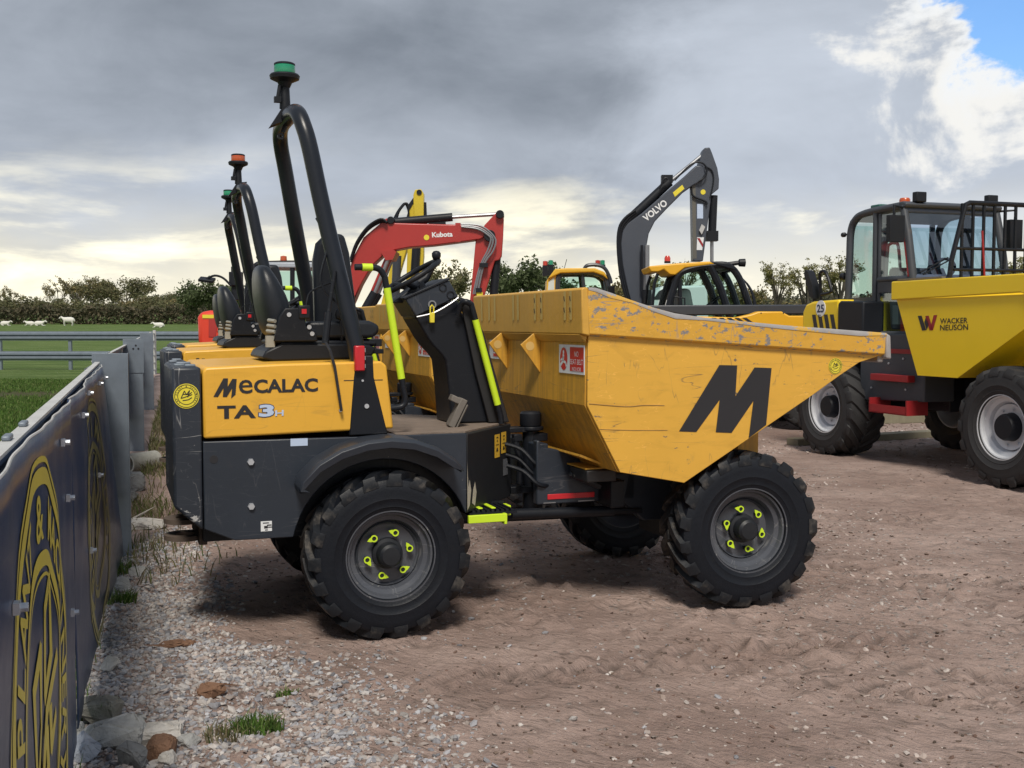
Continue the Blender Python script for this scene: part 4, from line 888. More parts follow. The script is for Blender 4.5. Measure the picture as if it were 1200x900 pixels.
def red_excavator():
    Y = 16.4; K = empty('tracked_excavator', (-3.3, Y + .6, 0))
    P = lambda *uv: rel(K, uv, Y)
    hw = .16; yc = -.55
    track_unit(K, -1.1, 1.3, -.9, .9, None)
    boom = P((416, 349), (411, 320), (413, 306), (427, 279), (446, 263), (453, 257), (458, 255.5), (461, 262), (500, 263), (539, 264), (565, 265), (571, 270), (571, 276), (563, 281), (545, 283.5), (510, 288), (480, 290.5), (462, 294), (450, 300), (440, 309), (432, 320), (424, 334), (412, 362), (398, 362))
    m = MB(); m.prism(boom, yc - hw, yc + hw); bm = m.build('boom', KRED, K, bevel=.015)
    for u, v, r in ((574, 277, .085), (586, 252, .06), (459, 259, .055), (458, 300, .06)):
        q = P((u, v))[0]; m = MB(); m.lathe([(r, yc - hw - .03), (r, yc + hw + .03)], 18, 'y', (q[0], 0, q[1])); m.build('pivot_pin', PLA, K, bevel=.006)
    ex = P((534, 262), (540, 262), (540, 284), (534, 284)); m = MB(); m.prism(ex, yc - hw - .004, yc + hw + .004); m.build('boom_weld_plate', KRED, bm)
    stick = P((584, 247), (587, 246.5), (590.5, 257), (589.5, 280), (588, 300), (585, 305), (580, 306), (566, 352), (566, 372), (549, 372), (557.5, 283), (568, 264))
    m = MB(); m.prism(stick, yc - .11, yc + .11); sk = m.build('stick', KRED, K, bevel=.012)
    (ax, az), (bx, bz), (cx, cz) = P((461, 260), (530, 254), (584, 250.5))
    m = MB(); m.tube([(ax, yc, az), (bx, yc, bz)], .062, 14); m.box(bx - .35, bx - .1, yc - .03, yc + .03, bz - .11, bz - .05); c = m.build('stick_cylinder', PLA, K)
    m = MB(); m.tube([(bx, yc, bz), (cx, yc, cz)], .028, 10); m.build('cylinder_rod', STEEL, c)
    (ax, az), (bx, bz), (cx, cz) = P((457, 303), (441, 343), (430, 362))
    for s in (-1, 1):
        m = MB(); m.tube([(bx, yc + s * .22, bz), (cx, yc + s * .22, cz)], .065, 12); c = m.build('boom_cylinder', PLA, K)
        m = MB(); m.tube([(ax, yc + s * .22, az), (bx, yc + s * .22, bz)], .030, 10); m.build('cylinder_rod', STEEL, c)
    lug = P((448, 296), (462, 293), (466, 296), (462, 305), (454, 306)); m = MB(); m.prism(lug, yc - .26, yc + .26); m.build('cylinder_lug', KRED, bm)
    m = MB()
    for ins in ((461, 296, 436, 355), (456, 296, 432, 352)):
        (ax, az), (bx, bz) = P(ins[:2], ins[2:]); m.tube([(ax, yc - .10, az), (bx, yc - .10, bz)], .022, 8)
    m.build('hydraulic_pipe', KRED, K)
    (ax, az), (bx, bz) = P((582, 302), (578, 352)); m = MB(); m.tube([(ax, yc, az), (bx, yc, bz)], .062, 12); m.build('bucket_cylinder', PLA, K)
    for o in (0, .03, .06):
        m = MB(); pts = P((413, 308 - o * 60), (420, 288 - o * 50), (433, 270 - o * 50), (448, 261 - o * 50), (455, 262)); m.tube(smoothpath([(a, yc - hw - .02 - o, b) for a, b in pts], 4), .018, 6); m.build('hose', PLA, K)
    for o in (0, 6, 11):
        m = MB(); pts = P((541, 264 + o * .25), (560, 265 + o * .4), (572, 271 + o * .5), (581 - o * .5, 282), (578 - o * .6, 295), (570 - o * .4, 306), (565 - o * .4, 320), (560 - o * .45, 345)); m.tube(smoothpath([(a, yc - .20, b) for a, b in pts], 4), .014, 6); m.build('hose', mat('silver_hose', (.25, .26, .28), .4, metal=.4), K)
    for v in (311, 340):
        m = MB(); q = P((558 if v > 320 else 562, v), (572 if v < 320 else 565, v)); m.box(q[0][0], q[1][0], yc - .24, yc - .1, q[0][1] - .035, q[0][1] + .025); m.build('hose_clamp', PLA, K)
    q = P((559, 343), (566, 350)); m = MB(); m.box(q[0][0], q[1][0], yc - .22, yc - .13, q[1][1], q[0][1]); m.build('yellow_clip', STY, K)
    q = P((507, 279), (531, 278)); add_text_side(K, 'lettering', 'Kubota', q[0], q[1], .075, WHITE, yc - hw - .003, .035, bm)
    c = P((500.5, 279))[0]; m = MB(); m.lathe([(.040, yc - hw - .006), (.040, yc - hw)], 20, 'y', (c[0], 0, c[1])); m.build('round_sticker', STY, bm)
    # house
    body = P((236, 372), (239, 366), (250, 364), (300, 364), (330, 366), (398, 366), (402, 410), (250, 410), (237, 404))
    m = MB(); m.prism(body, -.85, .9); h = m.build('counterweight', KORG, K, bevel=.07, seg=4)
    s1 = P((250, 371), (262, 371), (258, 395), (250, 395)); m = MB(); m.prism(s1, -.858, -.84); m.build('shell_panel', KRED, h, bevel=.005)
    s2 = P((268, 372), (300, 372), (300, 396), (266, 396)); m = MB(); m.prism(s2, -.856, -.84); m.build('intake_grille', INK, h)
    q = P((243, 373), (256, 369)); m = MB(); m.box(q[0][0], q[1][0], -.8605, -.856, q[0][1], q[1][1]); m.build('warning_label', STY, h)
    base = P((232, 404), (402, 404), (402, 414), (232, 414)); m = MB(); m.prism(base, -.82, .88); m.build('house_base', mat('light_grey_base', (.32, .33, .34), .5), K, bevel=.02)
    # cab
    for y in (-.75, .15):
        fr = MB(); pts = P((300, 366), (298, 330), (302, 314), (312, 310), (372, 310), (384, 316), (396, 366)); fr.tube(smoothpath([(a, y, b) for a, b in pts], 3), .045, 8)
        pts = P((345, 311), (345, 366)); fr.tube([(a, y, b) for a, b in pts], .035, 8); fr.build('cab_frame', PLA, K)
    rf = P((302, 314), (312, 308), (372, 308), (384, 315)); m = MB(); m.prism(rf, -.8, .2); m.build('cab_roof', mat('pale_grey_roof', (.40, .44, .50), .4), K, bevel=.02)
    for y in (-.75, .15):
        g = P((302, 364), (301, 330), (304, 316), (343, 314), (343, 364)); m = MB(); m.add([(a, y, b) for a, b in g], [tuple(range(len(g)))]); m.build('cab_pane', GLS, K, smooth=0)
        g = P((347, 364), (347, 314), (372, 313), (382, 318), (394, 364)); m = MB(); m.add([(a, y, b) for a, b in g], [tuple(range(len(g)))]); m.build('cab_pane', GLS, K, smooth=0)
    c = P((334, 308))[0]; m = MB(); m.lathe([(.055, c[1]), (.055, c[1] + .02), (.001, c[1] + .02)], 14, 'z', (c[0], -.7, 0)); b = m.build('beacon_base', PLA, K)
    m = MB(); m.lathe([(.048, c[1] + .02), (.05, c[1] + .03), (.046, c[1] + .09), (.001, c[1] + .10)], 14, 'z', (c[0], -.7, 0)); m.build('beacon_lens', ORANGEL, b)
    pts = P((277, 336), (268, 327), (258, 324), (248, 328)); m = MB(); m.tube(smoothpath([(a, -.9, b) for a, b in pts], 4), .018, 8)
    q = P((241, 326), (257, 331)); m.push(Matrix.Translation((q[0][0] + .1, -.9, q[0][1] - .035)) @ Euler((R_(20), R_(6), 0)).to_matrix().to_4x4()); m.box(-.11, .11, -.07, .07, -.02, .02); m.pop(); m.build('mirror', PLA, K, bevel=.015)
    m = MB(); q = P((275, 352), (283, 313)); m.box(q[0][0], q[1][0], -.8, -.7, q[0][1], q[1][1]); m.box(q[0][0] - .02, q[1][0] + .05, -.85, -.7, q[1][1] - .28, q[1][1] - .08); m.build('lamp_post', PLA, K, bevel=.01)
    return K
tag(red_excavator(), 'red tracked excavator with its boom arched over and stick hanging down', 'excavator')

def yellow_excavator():
    Y = 23; K = empty('tracked_excavator', (-1.0, Y + .6, 0)); P = lambda *uv: rel(K, uv, Y); yc = -.4
    track_unit(K, -2.2, 1.2, -1.0, 1.2, None)
    m = MB(); m.prism(P((484, 228), (486, 222), (493, 221), (496, 226), (496, 300), (490, 370), (474, 370), (482, 300), (485, 262)), yc - .14, yc + .14); s = m.build('stick', BYEL, K, bevel=.012)
    c = P((491, 225))[0]; m = MB(); m.lathe([(.055, yc - .16), (.055, yc + .16)], 16, 'y', (c[0], 0, c[1])); m.build('pivot_pin', PLA, s)
    m = MB(); m.prism(P((478, 262), (478, 240), (484, 236), (486, 262), (483, 372), (474, 372)), yc - .10, yc + .10); m.build('inner_link', BYEL, K, bevel=.01)
    (ax, az), (bx, bz) = P((496, 236), (497, 262)); m = MB(); m.tube([(ax, yc, az), (bx, yc, bz)], .05, 8)
    (ax, az), (bx, bz) = P((488, 288), (486, 322)); m.tube([(ax, yc - .2, az), (bx, yc - .2, bz)], .09, 12); m.build('stick_cylinder', PLA, K)
    (ax, az), (bx, bz) = P((466, 300), (463, 372)); m = MB(); m.tube([(ax, yc - .3, az), (bx, yc - .3, bz)], .09, 12); m.build('boom_cylinder', JBLU, K)
    m = MB(); m.prism(P((440, 372), (456, 310), (470, 268), (478, 246), (484, 250), (478, 280), (466, 320), (456, 372)), yc + .15, yc + .45); m.build('boom', BYEL, K, bevel=.012)
    for o in range(3):
        pts = P((461 + o * 2, 258), (466 + o, 248), (473 + o, 239), (476 + o, 240), (479, 250), (477 - o, 262)); m = MB(); m.tube(smoothpath([(a, yc - .2 - o * .02, b) for a, b in pts], 4), .022, 6); m.build('hose', PLA, K)
    m = MB(); m.prism(P((476, 242), (484, 231), (486, 234), (479, 246)), yc - .12, yc - .06); m.build('hose_guard', PLA, K)
    m = MB(); m.prism(P((470, 345), (474, 345), (474, 372), (470, 372)), yc - .1, yc + .1); m.prism(P((466, 352), (468, 352), (468, 374), (466, 374)), yc - .1, yc + .1); m.build('blue_pipe', BLUEP, K)
    m = MB(); m.prism(P((380, 372), (470, 370), (470, 415), (380, 415)), -.9, 1.0); m.build('house', BYEL, K, bevel=.05)
    return K
tag(yellow_excavator(), 'old yellow excavator stick standing upright behind the red boom', 'excavator')

def grey_boom_excavator():
    Y = 20.0; K = empty('tracked_excavator', (1.9, Y + .9, 0)); P = lambda *uv: rel(K, uv, Y); yc = -.75
    track_unit(K, -1.6, 2.0, -1.0, 1.3, None)
    boom = P((742, 362), (737, 350), (729, 310), (727, 285), (729, 270), (735, 262), (752, 250), (785, 221), (805, 204), (815, 194.5), (823, 194), (826, 205), (821, 213), (812, 217.5), (800, 226), (780, 246), (767, 260), (760, 274), (757.5, 288), (755, 320), (753, 362))
    m = MB(); m.prism(boom, yc - .20, yc + .20); b = m.build('boom', VGREY, K, bevel=.02)
    stick = P((824, 176), (826, 173), (832, 172.5), (835, 180), (841, 197), (843, 210), (842.5, 221), (834, 228), (824, 306), (812.5, 306), (811, 217), (819, 193))
    m = MB(); m.prism(stick, yc - .14, yc + .14); s = m.build('stick', VGREY, K, bevel=.015)
    m = MB(); m.prism(P((811, 217), (815, 216), (816.5, 303), (812.3, 303)), yc - .143, yc - .13); m.build('stick_plate', mat('dull_brass_plate', (.12, .115, .10), .5), s)
    (ax, az), (bx, bz), (cx, cz) = P((742, 253), (786, 212), (824, 181)); m = MB(); m.tube([(ax, yc, az), (bx, yc, bz)], .085, 14); m.box(bx - .15, bx + .05, yc - .07, yc + .07, bz - .02, bz + .12); c = m.build('stick_cylinder', PLA, K)
    m = MB(); m.tube([(bx, yc, bz), (cx, yc, cz)], .036, 10); m.build('cylinder_rod', STEEL, c)
    (ax, az), (bx, bz), (cx, cz) = P((838, 228), (836, 278), (836, 306)); m = MB(); m.tube([(ax, yc, az), (bx, yc, bz)], .075, 12); m.box(bx - .10, bx + .10, yc - .1, yc + .1, bz - .06, bz + .12); c = m.build('bucket_cylinder', PLA, K)
    m = MB(); m.tube([(bx, yc, bz), (cx, yc, cz)], .032, 10); m.build('cylinder_rod', STEEL, c)
    (ax, az), (bx, bz), (cx, cz) = P((757, 288), (757, 340), (757, 364))
    for q in (-.3, .3):
        m = MB(); m.tube([(ax, yc + q, az), (bx, yc + q, bz)], .045, 10); c = m.build('cylinder_rod', STEEL, K); m = MB(); m.tube([(bx, yc + q, bz), (cx, yc + q, cz)], .085, 12); m.tube([(ax - .09, yc + q, az), (bx - .09, yc + q, bz)], .025, 8); m.build('boom_cylinder', PLA, K)
    for o in range(4):
        pts = P((735 + o * 2.5, 356), (727 + o * 2.2, 325), (723.5 + o * 1.8, 290 + o * 4), (725 + o * 1.6, 268 + o * 3), (732 + o * 2, 256 + o * 2), (744 + o, 247 + o * 2)); m = MB(); m.tube(smoothpath([(a, yc - .22 + o * .02, b) for a, b in pts], 4), .026, 6); m.build('hose', PLA, K)
    pts = P((790, 212), (808, 194), (820, 191), (827, 197), (826, 207), (818, 213)); m = MB(); m.tube(smoothpath([(a, yc - .22, b) for a, b in pts], 4), .016, 6); pts = P((772, 222), (778, 210), (782, 210)); m.tube(smoothpath([(a, yc - .2, b) for a, b in pts], 4), .02, 6)
    pts = P((826, 195), (834, 200), (836, 212), (832, 232)); m.tube(smoothpath([(a, yc - .16, b) for a, b in pts], 4), .014, 6); pts = P((810, 222), (812, 230), (826, 236), (828, 240)); m.tube(smoothpath([(a, yc - .18, b) for a, b in pts], 4), .02, 6); m.build('hose', PLA, K)
    q = P((757, 260.5), (782.5, 240)); add_text_side(K, 'lettering', 'VOLVO', q[0], q[1], .125, WHITE, yc - .204, .03, b)
    q = P((788, 226), (799, 217), (801.5, 221.5), (790.5, 231)); m = MB(); m.prism(q, yc - .2045, yc - .2005); m.build('yellow_label', STY, b)
    q = P((824, 225))[0]; m = MB(); m.lathe([(.045, yc - .146), (.045, yc - .14)], 20, 'y', (q[0], 0, q[1])); m.build('round_sticker', STY, s)
    q = P((817, 239), (824, 239), (824, 256), (817, 256)); m = MB(); m.prism(q, yc - .1445, yc - .141); m.build('pale_label', STW, s)
    q = P((817, 278), (825, 278), (823, 293), (816.5, 293)); m = MB(); m.prism(q, yc - .1445, yc - .141); l = m.build('marker_label', WHITE, K)
    q = P((817, 279), (820, 279), (824, 286), (823.5, 290)); m = MB(); m.prism(q, yc - .148, yc - .145); m.build('red_stripe', WRED, l)
    m = MB(); m.prism(P((819, 270), (822, 263), (826, 266), (822, 275)), yc - .19, yc - .145); m.build('lamp', mat('pale_lamp', (.5, .5, .5), .4), s)
    # cab seen to the left of the boom
    y0, y1 = -.75 + .75, 1.05
    for y in (.15, 1.05):
        fr = MB(); pts = P((656, 372), (656, 330), (658, 320), (664, 316), (700, 316), (712, 320), (718, 330), (724, 372)); fr.tube(smoothpath([(a, y, b) for a, b in pts], 3), .055, 8)
        pts = P((687, 317), (690, 345), (692, 372)); fr.tube([(a, y, b) for a, b in pts], .03, 8); fr.build('cab_frame', JBLU, K)
    m = MB(); m.prism(P((641, 372), (643, 326), (650, 316), (656, 314), (656, 372)), .12, 1.08); m.build('cab_rear_shell', VYEL, K, bevel=.03)
    m = MB(); m.prism(P((643.5, 345), (645, 328), (652, 322), (652, 345)), .11, .13); m.build('rear_quarter_pane', mat('pale_pane', (.55, .60, .60), .1, coat=.5), K)
    m = MB(); m.prism(P((644, 324), (653, 312), (668, 311), (702, 311), (714, 316), (718, 325), (712, 320), (700, 316), (660, 317)), .05, 1.15); m.build('cab_roof', VYEL, K, bevel=.02)
    for y in (.16, 1.04):
        g = P((659, 370), (659, 322), (686, 319), (690, 370)); m = MB(); m.add([(a, y, b) for a, b in g], [tuple(range(len(g)))]); m.build('cab_pane', GLS, K, smooth=0)
        g = P((692, 370), (689, 319), (708, 321), (715, 331), (721, 370)); m = MB(); m.add([(a, y, b) for a, b in g], [tuple(range(len(g)))]); m.build('cab_pane', GLS, K, smooth=0)
    m = MB(); m.prism(P((672, 372), (672, 345), (676, 336), (684, 338), (686, 372)), .4, .8); m.build('cab_seat', SEATG, K, bevel=.04)
    pts = P((688, 315), (692, 308), (704, 307), (714, 311), (720, 322), (722, 330)); m = MB(); m.tube(smoothpath([(a, .1, b) for a, b in pts], 4), .035, 8); m.build('roof_rail', JBLU, K)
    for u, v, mt in ((641, 306, REDLENS), (648, 305, GREENL), (706, 305, REDLENS), (712, 305, GREENL)):
        q = P((u, v))[0]; m = MB(); m.box(q[0] - .05, q[0] + .05, .15, .27, q[1] - .22 if u < 660 else q[1] - .06, q[1] - .02); o = m.build('beacon_base', PLA, K); m = MB(); m.lathe([(.045, q[1] - .02), (.045, q[1] + .06), (.001, q[1] + .07)], 12, 'z', (q[0], .21, 0)); m.build('beacon_lens', mt, o)
    (ax, az), (bx, bz) = P((665, 313), (669, 298)); m = MB(); m.tube([(ax, .6, az), (bx, .6, bz)], .006, 5); m.build('aerial', PLA, K)
    m = MB(); m.prism(P((600, 366), (742, 366), (750, 372), (750, 408), (600, 408)), -.9, 1.2); m.build('house', VYEL, K, bevel=.05)
    m = MB(); m.box(*[c for c in (P((718, 340))[0][0] - .02, P((722, 340))[0][0] + .05)], -.1, .1, P((718, 345))[0][1], P((718, 333))[0][1]); m.build('mirror', PLA, K, bevel=.01)
    return K
tag(grey_boom_excavator(), 'excavator with yellow cab and tall blue-grey boom bent over to the right', 'excavator')

def telehandler():
    Y = 16.6; K = empty('telehandler', (3.0, Y + .9, 0)); P = lambda *uv: rel(K, uv, Y)
    a, b = tyre_mb(.52, .42, .27, 16, .026, .5, 40)
    ta = a.build('tyre', RUBG); tb = b.build('tread', RUBG); rm = rim_mb(.268, .42, -.07, .14).build('wheel', JYEL)
    for o in (ta, tb, rm): COL.objects.unlink(o)
    for x, s in ((-1.3, -1), (-1.3, 1), (1.5, -1), (1.5, 1)):
        r = rm.copy(); COL.objects.link(r); r.parent = K; r.location = (x, s * .82, .52); r.rotation_euler = (0, .3, 0 if s < 0 else math.pi)
        for q in (ta, tb): c = q.copy(); COL.objects.link(c); c.parent = r
    m = MB(); m.prism(P((700, 372), (735, 366), (758, 360), (790, 370), (862, 372), (880, 368), (888, 365), (915, 365), (924, 370), (955, 370), (958, 400), (950, 440), (690, 440)), -.95, -.70); bd = m.build('body', JYEL, K, bevel=.02)
    m = MB(); m.box(-1.9, 1.9, -.69, .9, .5, 1.25); m.box(.0, 1.9, -.69, -.2, 1.25, 1.6); m.build('chassis', BLK, K, bevel=.01)
    m = MB()
    for k in range(5): m.prism(P((833 + k * 9, 372.5), (838 + k * 9, 372.5), (846 + k * 9, 378), (841 + k * 9, 378)), -.955, -.948)
    m.build('air_slot', INK, bd)
    m = MB()
    for u, v in ((891, 367), (917, 367), (815, 369), (858, 369)):
        q = P((u, v))[0]; m.lathe([(.010, -.953), (.010, -.95)], 8, 'y', (q[0], 0, q[1]))
    m.build('bolt', INK, bd)
    m = MB(); q = P((745, 357.5), (955, 356.5), (955, 368), (805, 369.5)); m.prism(q, -.66, -.36); m.build('boom', JBLU, K, bevel=.02)
    # cab
    fr = MB()
    for y in (-.10, .80):
        pts = P((789, 372), (799, 335), (804, 321), (812, 314), (830, 309), (858, 307), (868, 310), (876, 318), (884, 335), (896, 372)); fr.tube(smoothpath([(a, y, b) for a, b in pts], 3), .055, 8)
        pts = P((843, 308), (856, 335), (868, 372)); fr.tube([(a, y, b) for a, b in pts], .06, 8)
        pts = P((806, 325), (807, 372)); fr.tube([(a, y, b) for a, b in pts], .035, 8)
        pts = P((771, 372), (775, 330), (779, 318)); fr.tube([(a, y, b) for a, b in pts], .025, 8)
    for u, v in ((789, 362), (868, 310), (858, 307), (896, 364)):
        q = P((u, v))[0]; fr.tube([(q[0], -.1, q[1]), (q[0], .8, q[1])], .045, 8)
    fr.build('cab_frame', BLK, K)
    m = MB(); m.prism(P((767, 309), (800, 305.5), (842, 303), (850, 306), (812, 311), (804, 317), (800, 320), (793, 319.5), (786, 313), (780, 316), (770, 316)), -.16, .86); m.build('cab_roof', JYEL, K, bevel=.02)
    m = MB(); m.prism(P((842, 303.5), (868, 306), (876, 314), (868, 312), (850, 307)), -.16, .86); m.build('cab_roof_front', BLK, K, bevel=.01)
    for y in (-.10, .80):
        g = P((808, 370), (807, 322), (814, 315), (840, 311), (866, 370)); m = MB(); m.add([(a, y, b) for a, b in g], [tuple(range(len(g)))]); m.build('door_pane', GLS, K, smooth=0)
        g = P((869, 370), (846, 310), (866, 311), (880, 330), (893, 370)); m = MB(); m.add([(a, y, b) for a, b in g], [tuple(range(len(g)))]); m.build('front_quarter_pane', GLS, K, smooth=0)
        g = P((773, 366), (777, 320), (793, 321), (787, 366)); m = MB(); m.add([(a, y, b) for a, b in g], [tuple(range(len(g)))]); m.build('rear_quarter_pane', GLS, K, smooth=0)
    m = MB(); m.prism(P((806, 372), (806, 345), (810, 335), (822, 336), (826, 358), (832, 372)), .1, .6); m.build('cab_seat', SEATG, K, bevel=.05)
    q = P((792, 304.5))[0]; m = MB(); m.lathe([(.05, q[1]), (.05, q[1] + .03), (.001, q[1] + .03)], 14, 'z', (q[0], .0, 0)); o = m.build('beacon_base', PLA, K); m = MB(); m.lathe([(.048, q[1] + .03), (.048, q[1] + .08), (.03, q[1] + .115), (.001, q[1] + .12)], 14, 'z', (q[0], .0, 0)); m.build('beacon_lens', REDLENS, o)
    (ax, az), (bx, bz) = P((866, 306), (880, 304)); m = MB(); m.tube([(ax, .0, az), (bx, .0, bz)], .035, 8); m.lathe([(.03, -.06), (.06, -.04), (.065, .05), (.03, .06)], 14, 'x', (bx + .05, 0, bz)); m.build('work_lamp', PLA, K)
    for k in range(4):
        pts = P((876 + k * 2, 316 + k), (888 + k * 2, 326 + k), (897 + k * 1.5, 342), (900 + k * 1.7, 358)); m = MB(); m.tube(smoothpath([(a, .05 + .05 * k, b) for a, b in pts], 4), .012, 6); m.build('hose', PLA, K)
    c = Vector((P((852, 352))[0][0], .3, P((852, 352))[0][1])); m = MB(); m.tube([c + Vector((.11 * math.cos(t), .18 * math.sin(t), .09 * math.cos(t))) for t in [2 * math.pi * k / 20 for k in range(21)]], .016, 6, caps=False); m.tube([c, c + Vector((.1, 0, -.25))], .03, 6); m.build('cab_wheel', PLA, K)
    m = MB(); q = P((797, 346), (812, 348), (812, 372)); m.tube([(a, -.12, b) for a, b in q], .014, 6); m.build('door_handle', PLA, K)
    return K
tag(telehandler(), 'orange yellow telehandler with black boom lowered in front of its glazed cab', 'telehandler')

def white_van():
    Y = 30; K = empty('white_van', (4.4, Y + 1, 0)); P = lambda *uv: rel(K, uv, Y)
    m = MB(); m.prism(P((757, 378), (757, 358), (762, 352), (770, 340), (778, 335), (830, 334), (832, 378)), -.85, .85); b = m.build('body', VANW, K, bevel=.06, seg=3)
    m = MB(); m.prism(P((766, 351), (773, 341), (779, 338), (786, 338), (786, 351)), -.86, -.845); m.build('window', INK, b)
    m = MB(); m.prism(P((757.5, 366), (757.5, 361), (763, 361), (763, 366)), -.86, -.845); m.build('headlight', STEEL, b)
    for u in (768, 822):
        x = P((u, 384))[0][0]; m = MB(); m.lathe([(.34, -.86), (.36, -.83), (.36, -.66), (.3, -.64)], 24, 'y', (x, 0, .36)); m.lathe([(.34, .86), (.36, .83), (.36, .66), (.3, .64)], 24, 'y', (x, 0, .36)); w = m.build('wheel', RUB, K)
        m = MB(); m.lathe([(.2, -.868), (.2, -.855)], 16, 'y', (x, 0, .36)); m.build('wheel_trim', SILV, w)
    m = MB(); m.box(P((757, 380))[0][0], P((832, 380))[0][0], -.8, .8, .30, .52); m.build('underbody', PLA, K)
    return K
tag(white_van(), 'white van glimpsed behind the telehandler cab', 'van')
# ------------------------------------------------------------------ fence line: steel barrier, posts, printed banners, gate
def gp(u, v, z=0.0):
    sp, cp = math.sin(PITCH), math.cos(PITCH); A, B = (u - 600) / FPX, (450 - v) / FPX
    d = Vector((A, cp + B * sp, B * cp - sp)); t = (z - EYE) / d.z; return Vector((d.x * t, d.y * t, z))
FO = Vector((-.250, 0, 0)); K1, YB = -.335, 7.50; FA = math.atan2(1, K1)            # near run of the fence, x = -.25 - .335 y
FO2 = Vector((-2.80, YB, 0)); K2 = -.312; FA2 = math.atan2(1, K2)                   # far run, a little straighter
FT = Vector((math.cos(FA), math.sin(FA), 0)); FN = Vector((math.sin(FA), -math.cos(FA), 0))     # along the fence; towards the yard
FT2 = Vector((math.cos(FA2), math.sin(FA2), 0)); FN2 = Vector((math.sin(FA2), -math.cos(FA2), 0))
def fence_x(y): return np.where(y < YB, FO.x + K1 * y, FO2.x + K2 * (y - YB))
def fence_side(x, y):       # >0 on the yard side (works on arrays)
    return (x - fence_x(y)) * .95
def barrier(label, o, t, a, s0, s1):
    B = empty('crash_barrier', o + t * s0, a); L = s1 - s0
    for k in range(3):
        z = .41 + .305 * k
        prof = [(.02, z), (.025, z + .02), (.09, z + .05), (.09, z + .10), (.035, z + .14), (.035, z + .165), (.09, z + .205), (.09, z + .255), (.025, z + .285), (.022, z + .300)]
        m = MB(); m.prism([(y, zz) for y, zz in prof] + [(y + .005, zz) for y, zz in prof[::-1]], 0, L, 'yz'); m.build('barrier_rail', GALV, B, smooth=50)
    m = MB(); m.box(0, L, .018, .050, 1.322, 1.330); m.build('top_strip', GALVL, B)
    for s in (1.9, 2.25): m = MB(); m.box(s, s + .07, .030, .048, 1.330, 1.342); m.build('bolt_plate', GALV, B, bevel=.004)
    return B
tag(barrier('', FO, FT, FA, .6, 7.80), 'weathered grey steel crash barrier whose pale top edge runs behind the blue banners', 'barrier')
tag(barrier('', FO2, FT2, FA2, .12, 25.5), 'grey steel crash barrier continuing beyond the wide nearest post', 'barrier')
def post(y, xr, h, label, extra=False, w=.22):
    P = empty('barrier_post', (xr, y, 0), FA2)
    m = MB(); m.box(-.004, .004, .008, w, -.2, h); m.box(-.005, .09, .0, .008, -.2, h); m.box(-.005, .09, w, w + .008, -.2, h); m.build('post_web', GALV, P, bevel=.002)
    if extra:
        m = MB(); m.box(-.012, -.005, -.012, w + .01, h - .42, h + .0); pl = m.build('post_plate', GALV, P, bevel=.002)
        for yy, z in ((.05, h - .12), (.11, h - .12), (.08, h - .08)): m = MB(); m.lathe([(.012, -.016), (.012, -.0125)], 10, 'x', (0, yy, z)); m.build('bolt_hole', INK, pl)
    tag(P, label, 'post', 'steel posts of the crash barrier'); return P
post(7.48, -2.59, 1.385, 'widest, nearest steel barrier post standing at the end of the blue banner')
post(13.7, -4.56, 1.40, 'steel barrier post with three dark bolt holes, second from the viewer', True)
post(20.5, -6.63, 1.42, 'steel barrier post farthest along the fence, close before the gate')
